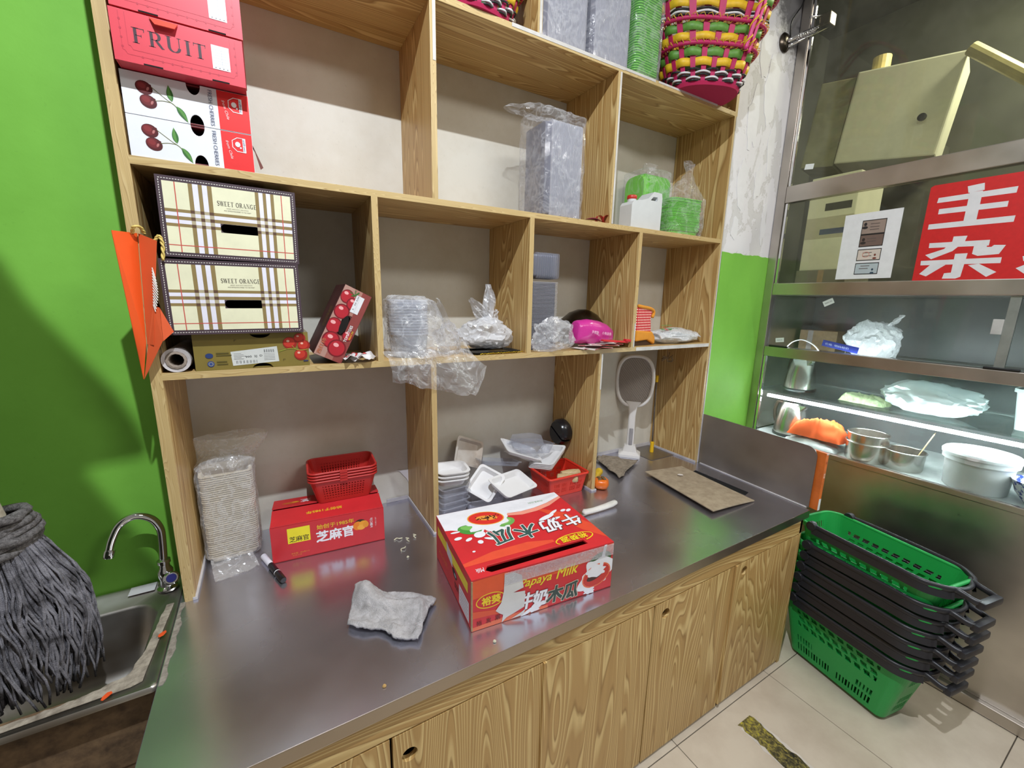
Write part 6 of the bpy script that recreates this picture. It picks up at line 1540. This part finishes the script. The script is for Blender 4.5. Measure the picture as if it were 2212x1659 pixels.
# ================================================================ woven fruit basket and its neighbour on the top shelf
MAG, YEL, GRN = mat('straw_magenta', S(186, 28, 92), .5, var=.08, vscale=60), mat('straw_yellow', S(226, 184, 36), .5, var=.08, vscale=60), mat('straw_green', S(96, 148, 60), .5, var=.1, vscale=90)
mat('cord_black', S(26, 24, 28), .4); mat('cord_white', S(226, 224, 228), .5); mat('twine_gold', S(206, 158, 50), .5); mat('velvet_magenta', S(170, 24, 74), .9, var=.03)
def woven(name, label, loc, rz, sc=1.0, H=.33, a0=.150, a1=.265, b0=.115, b1=.180, handle=True, tilt=(0, 0)):
    t = thing(name, label, 'woven basket', loc, (R(tilt[0]), R(tilt[1]), rz))
    N = 26; SQ = 2.5
    def pt(g, z, dr=0):
        k = z/H; A, B = (a0+(a1-a0)*k**.9+dr)*sc, (b0+(b1-b0)*k**.9+dr)*sc; c, s_ = math.cos(g), math.sin(g); q = (abs(c)**SQ+abs(s_)**SQ)**(-1/SQ)
        return (A*c*q, B*s_*q, (z+.03*k*math.cos(g)**2)*sc)
    obj('base_plate', MB().loft([[pt(2*PI*j/60, 0, -.03) for j in range(60)], [pt(2*PI*j/60, .0, .003) for j in range(60)], [pt(2*PI*j/60, .014, .003) for j in range(60)]], True, True, False), 'velvet_magenta', t, smooth=40)
    def stake(j):
        g = 2*PI*j/N; mb = MB(); dg = .055
        L = [pt(g-dg, H*i/16, 0) for i in range(17)]; Q = [pt(g+dg, H*i/16, 0) for i in range(17)]
        return mb.add(L+Q, [(i, i+1, 18+i, 17+i) for i in range(16)])
    for j in range(N):
        o = obj('stake', stake(j), 'straw_magenta', t); o.modifiers.new('t', 'SOLIDIFY').thickness = .004*sc
    def band(z0, z1, m, ph, amp=.0055):
        n = N*6; lo, hi, mid = [], [], []
        for j in range(n):
            g = 2*PI*j/n; dr = amp*math.cos(N/2*g+ph)
            lo.append(pt(g, z0, dr)); mid.append(pt(g, (z0+z1)/2, dr*1.12)); hi.append(pt(g, z1, dr))
        o = obj('woven_band', MB().loft([lo, mid, hi]), m, t, smooth=60); o.modifiers.new('t', 'SOLIDIFY').thickness = .002*sc
    def cord(z, m, ph, r=.0042, amp=.008):
        n = N*5; obj('cord', MB().tube([pt(2*PI*j/n, z, amp*math.cos(N/2*2*PI*j/n+ph)) for j in range(n+1)], r*sc, 6, False), m, t, smooth='all')
    def rimr(z, r=.008):
        n = 80; rm = obj('rim_ring', MB().tube([pt(2*PI*j/n, z, .008) for j in range(n+1)], r*sc, 8, False), 'straw_magenta', t, smooth='all')
        mb = MB()
        for j in range(N*2):
            g = 2*PI*(j+.3)/(N*2); 
            mb.tube([pt(g+.05*math.cos(q*2*PI/6), z+.012*math.sin(q*2*PI/6), .008+.011*math.sin(q*2*PI/6+.8)) for q in range(7)], .0018*sc, 4, False)
        obj('twine_wrap', mb, 'twine_gold', rm)
    for k in range(5):
        z = .016+.0095*k; ph = 0 if (k//2) % 2 else PI
        cord(z, 'cord_black' if k % 2 == 0 else 'cord_white', ph)
    band(.066, .094, 'straw_yellow', 0); band(.098, .128, 'straw_green', PI); rimr(.138)
    band(.150, .176, 'straw_yellow', 0); band(.180, .208, 'straw_green', PI); rimr(.218)
    for k in range(3): cord(.231+.009*k, 'cord_black' if k % 2 == 0 else 'cord_white', 0)
    band(.258, .284, 'straw_yellow', 0); band(.287, .318, 'straw_green', PI); rimr(.328, .010)
    if handle:
        hd_ = []
        for dy in (-.018, .018):
            gh = R(-61); e0 = Vector(pt(gh, H, .012)); e1 = Vector(pt(gh+PI, H, .012)); sd = Vector((e0.y, -e0.x, 0)).normalized()*dy
            pts = [Vector(pt(gh, .12, .016))+sd, Vector(pt(gh, .24, .016))+sd, e0+sd+Vector((0, 0, .02)), e0*.85+sd+Vector((0, 0, .20)), Vector((0, 0, .62*sc))+sd, e1*.85+sd+Vector((0, 0, .20)), e1+sd+Vector((0, 0, .02)), Vector(pt(gh+PI, .24, .016))+sd, Vector(pt(gh+PI, .12, .016))+sd]
            P = bez(pts, 9); h_ = obj('handle_strand', MB().tube([tuple(p) for p in P], .0085*sc, 8), mat('straw_pink', S(214, 52, 130), .4), t, smooth='all')
            sp = [tuple(p+Vector((.0095*math.cos(i*.5)*sc, .0095*math.sin(i*.5)*sc, 0))) for i, p in enumerate(bez([tuple(p) for p in P], 3))]
            obj('yellow_wrap', MB().tube(sp, .0034*sc, 5), 'straw_yellow', h_, smooth='all')
    return t
woven('woven_basket', 'colourful woven basket with pink rims at the right of the top shelf', (2.075, .0, ZA+TT+.001), R(-24), 1.0)
wb2 = woven('woven_basket', 'dark red woven basket cut off above the top shelf, left of the clear bundles', (.985, .085, ZA+TT+.001), R(8), .80, handle=False)
# ================================================================ wall bracket with cable on the pillar
bk = thing('wall_bracket', 'chrome pivoting bracket with round foot on the peeling wall', 'bracket', (2.672, -.001, 3.003))
obj('foot_disc', MB().lathe([(.042, 0), (.044, .006), (.036, .014), (.016, .020)], 26, Tm((0, 0, 0), (R(90), 0, 0))), 'dark_metal', bk, smooth=40)
arm = [(0, -.018, 0), (.10, -.06, .055), (.19, -.10, .105)]
obj('arm_bar', MB().tube(arm, .010, 10), 'chrome', bk, smooth='all')
obj('arm_bar', MB().tube([(.004, -.022, -.022), (.10, -.066, .030), (.19, -.105, .082)], .006, 8), 'chrome', bk, smooth='all')
mb = MB(); 
mb.tube([(.03+.10*i/60+.0, -.038-.042*i/60+.010*math.cos(i*1.0), .012+.053*i/60+.010*math.sin(i*1.0)) for i in range(61)], .0022, 5)
obj('coil_spring', mb, 'chrome', bk, smooth='all')
obj('clamp_block', MB().bbox((.155, -.125, .075), (.215, -.075, .135), .006), 'dark_metal', bk)
obj('cross_bar', MB().tube([(.08, -.07, .105), (.24, -.10, .155)], .006, 8), 'chrome', bk, smooth='all')
obj('cable', MB().tube(bez([(.02, -.02, .005), (-.01, -.03, .07), (.03, -.03, .13), (.09, -.02, .20), (.10, -.02, .32)], 8), .0035, 6), 'black_plastic', bk, smooth='all')
fn_ = thing('wall_fan', 'dark underside of a fixture above the wall bracket', 'fixture', (2.80, -.16, 3.20))
obj('housing', MB().lathe([(.002, 0), (.08, .004), (.115, .03), (.12, .09), (.08, .13)], 24), mat('fan_black', S(34, 34, 40), .4), fn_, smooth=40); obj('stem', MB().tube([(0, 0, .12), (0, .05, .28)], .015, 8), 'black_plastic', fn_)
# ================================================================ contents of the display case
ZF = .9212; ZG = 1.1965; ZM = 1.4255
def kettle(label, loc, rz, s=1.0, base=True):
    t = thing('steel_kettle', label, 'kettle', loc, (0, 0, rz), 'steel kettles in the display case')
    pr = [(.078, .012), (.082, .016), (.082, .05), (.076, .10), (.064, .155), (.055, .185), (.052, .19)]
    obj('body', MB().lathe([(r*s, z*s) for r, z in pr], 30), 'steel_bowl', t, smooth=40)
    obj('base_ring', MB().lathe([(.084*s, 0), (.086*s, .004*s), (.086*s, .016*s), (.080*s, .018*s)], 30), 'black_plastic', t, smooth=40)
    obj('lid', MB().lathe([(.054*s, .19*s), (.050*s, .200*s), (.012*s, .206*s)], 24), 'steel_bowl', t, smooth=40)
    obj('spout', MB().loft([[( -.050*s, y*s, z*s) for y, z in ((-.018, .150), (.018, .150), (.016, .190), (-.016, .190))], [(-.086*s, y*s, z*s) for y, z in ((-.008, .182), (.008, .182), (.010, .194), (-.010, .194))]], True, True, True), 'steel_bowl', t)
    obj('handle', MB().tube(bez([(.055*s, 0, .18*s), (.100*s, 0, .18*s), (.115*s, 0, .12*s), (.100*s, 0, .06*s), (.078*s, 0, .045*s)], 6), .010*s, 8), mat('handle_brown', S(70, 56, 48), .4), t, smooth='all')
    return t
kettle('steel kettle with pointed spout on the display floor beside the orange cloth', (2.985, -.165, ZF), R(75), 1.02)
kettle('steel kettle with a black foot on the glass shelf', (3.02, -.165, ZG), R(60), .98)
def pot(name, label, loc, r, h, m='steel_bowl'):
    t = thing(name, label, 'pot', loc, (0, 0, 0))
    obj('wall', MB().lathe([(.002, 0), (r*.94, 0), (r*.97, .006), (r, h*.9), (r, h), (r-.002, h), (r*.95, .008), (.002, .004)], 36, cap0=False, cap1=False), m, t, smooth=40)
    obj('rolled_rim', MB().tube([(r*1.02*math.cos(2*PI*i/40), r*1.02*math.sin(2*PI*i/40), h) for i in range(41)], .0035, 6, False), m, t, smooth='all')
    return t
pot('steel_pot', 'lower steel pot of the pair beside the orange cloth', (2.905, -.575, ZF), .086, .095)
pot('steel_pot', 'upper steel pot nested in the one beside the orange cloth', (2.905, -.575, ZF+.042), .084, .098)
pot('steel_pot', 'single steel pot with a thin stick right of the nested pair', (2.935, -.715, ZF), .078, .090)
stk = thing('thin_stick', 'thin wooden stick standing in the single steel pot', 'stick', (2.945, -.745, ZF+.02)); obj('stick', MB().tube([(0, 0, 0), (.03, -.05, .17)], .0025, 6), 'pale_wood', stk); obj('tip', MB().tube([(.03, -.05, .17), (.031, -.052, .176)], .0016, 5), 'end_grain', stk)
bu = thing('white_tub', 'white plastic tub with a snap lid on the display floor', 'tub', (2.925, -.965, ZF))
mat('tub_white', S(226, 228, 230), .4, var=.02)
obj('wall', MB().lathe([(.002, 0), (.096, 0), (.100, .005), (.110, .145), (.112, .150)], 40), 'tub_white', bu, smooth=40)
obj('rim_band', MB().lathe([(.112, .125), (.118, .127), (.119, .150), (.112, .152)], 40, cap0=False, cap1=False), 'tub_white', bu, smooth=40)
obj('snap_lid', MB().lathe([(.122, .148), (.123, .160), (.116, .168), (.108, .168), (.105, .162), (.002, .161)], 40, cap0=False), 'tub_white', bu, smooth=40)
bb = thing('china_bowl', 'blue and white china bowl at the right edge of the display', 'bowl', (2.905, -1.150, ZF))
m, nt, b = newmat('china_blue'); n_ = noisen(nt, coords(nt, 1), 45, 3, .6); nt.links.new(ramp(nt, n_, [(.44, S(50, 70, 160)), (.52, S(226, 230, 240))]), b.inputs['Base Color']); b.inputs['Roughness'].default_value = .15
obj('bowl_wall', MB().lathe([(.002, .006), (.03, .006), (.036, 0), (.04, .008), (.07, .05), (.085, .098), (.087, .10), (.083, .1), (.066, .05), (.03, .014), (.002, .012)], 36, cap0=False, cap1=False), 'china_blue', bb, smooth=60); obj('foot', MB().lathe([(.034, 0), (.034, .008)], 24), 'china_blue', bb)
def cloth(name, label, loc, L, W, H, m, seed, rz=0, cat='cloth'):
    t = thing(name, label, cat, loc, (0, 0, rz)); n = 34; vs = []
    for i in range(n+1):
        for j in range(n+1):
            u, v = i/n-.5, j/n-.5; e = max(0, 1-(abs(u)*2)**4)*max(0, 1-(abs(v)*2)**4)
            vs.append((u*L+.012*noise.noise(Vector((u*5, v*5, seed))), v*W+.012*noise.noise(Vector((u*5, v*5, seed+4))), e**.5*H*(.55+.55*noise.noise(Vector((u*2.5, v*2.5, seed+2)))+.20*abs(noise.noise(Vector((u*4, v*13, seed+7)))))+.001))
    o = obj('folds', MB().add(vs, [(i*(n+1)+j, i*(n+1)+j+1, (i+1)*(n+1)+j+1, (i+1)*(n+1)+j) for i in range(n) for j in range(n)]), m, t, smooth='all')
    return t
cloth('white_cloth', 'white cloth spread under the orange cloth in the display', (2.90, -.335, ZF), .12, .26, .05, mat('cloth_white', S(222, 226, 226), .9), 3.0)
oc_ = cloth('orange_cloth', 'bright orange crumpled cloth in the display case', (2.925, -.345, ZF+.050), .14, .26, .125, mat('cloth_orange', S(240, 100, 40), .85, var=.03), 8.0, R(6))
# folded tray wrapped in plastic, on the glass shelf
tb = blob_bag('wrapped_parcel', 'white plastic-wrapped tray parcel on the glass shelf', (3.02, -.745, ZG), (.10, .185, .078), mat('parcel_white', S(226, 232, 236), .3, var=.03, coat=.3), 4.4, .22, cat='parcel')
cloth('lettuce', 'pale green crumpled leaves beside the wrapped parcel', (2.985, -.50, ZG), .10, .20, .075, mat('leaf_pale', S(206, 212, 170), .6, c2=S(120, 140, 96), vscale=30), 12.0, 0, 'leaves')
wbin = thing('white_bin', 'white plastic bin at the right end of the glass shelf', 'bin', (3.06, -1.085, ZG)); 
obj('wall', MB().loft([rrect(.12, .13, .02, 5, 0), rrect(.15, .165, .025, 5, .17)], True, True, False), 'tub_white', wbin, smooth=40); obj('rim', MB().loft([rrect(.15, .165, .025, 5, .16), rrect(.162, .178, .028, 5, .162), rrect(.162, .178, .028, 5, .176), rrect(.146, .160, .024, 5, .176)]), 'tub_white', wbin, smooth=40)
blob_bag('plastic_bag', 'white translucent plastic bag on the middle shelf of the display case', (3.02, -.475, ZM), (.075, .115, .105), 'bag_white', 9.2, .28, ears=[((0, -.06, .17), (.0, -.10, .235), .05)])
lbx = thing('blue_label', 'blue price label standing on the middle shelf of the display', 'label', (2.862, -.385, ZM)); obj('card', MB().bbox((-.002, -.085, .050), (.002, .080, .082), .0005, Tm((0, 0, 0), (R(9), 0, 0))), mat('label_blue', S(38, 56, 150), .4), lbx)
obj('stand_wire', MB().tube([(.002, -.04, .0), (.003, -.04, .055)], .0015, 5), 'chrome', lbx)
a = Art(); a.text('价格  明码标价', 0, 0, .012, (190, 200, 230), R(9)*0, 0, .11); a.build(lambda u, v, o: (-.0023-o, -u, .066+v-u*.155), lbx, 'lettering')
wire = thing('white_wire', 'loop of white wire behind the sliding glass', 'wire', (2.88, -.19, ZM+.002)); obj('loop', MB().tube(bez([(0, .06, .03), (0, .03, .065), (0, -.02, .08), (0, -.08, .055), (0, -.12, .01)], 6), .003, 6), 'tub_white', wire, smooth='all'); obj('plug', MB().bbox((-.008, -.135, 0), (.008, -.115, .016), .002), 'tub_white', wire)
bxd = thing('brown_carton', 'small tan carton at the back of the middle display shelf', 'carton', (3.28, -.08, ZM)); obj('body', MB().bbox((-.05, -.15, 0), (.05, .055, .12), .002), 'kraft', bxd); obj('tape', MB().bbox((-.0505, -.02, .0), (-.0502, .01, .119), .0001), 'hard_clear', bxd)
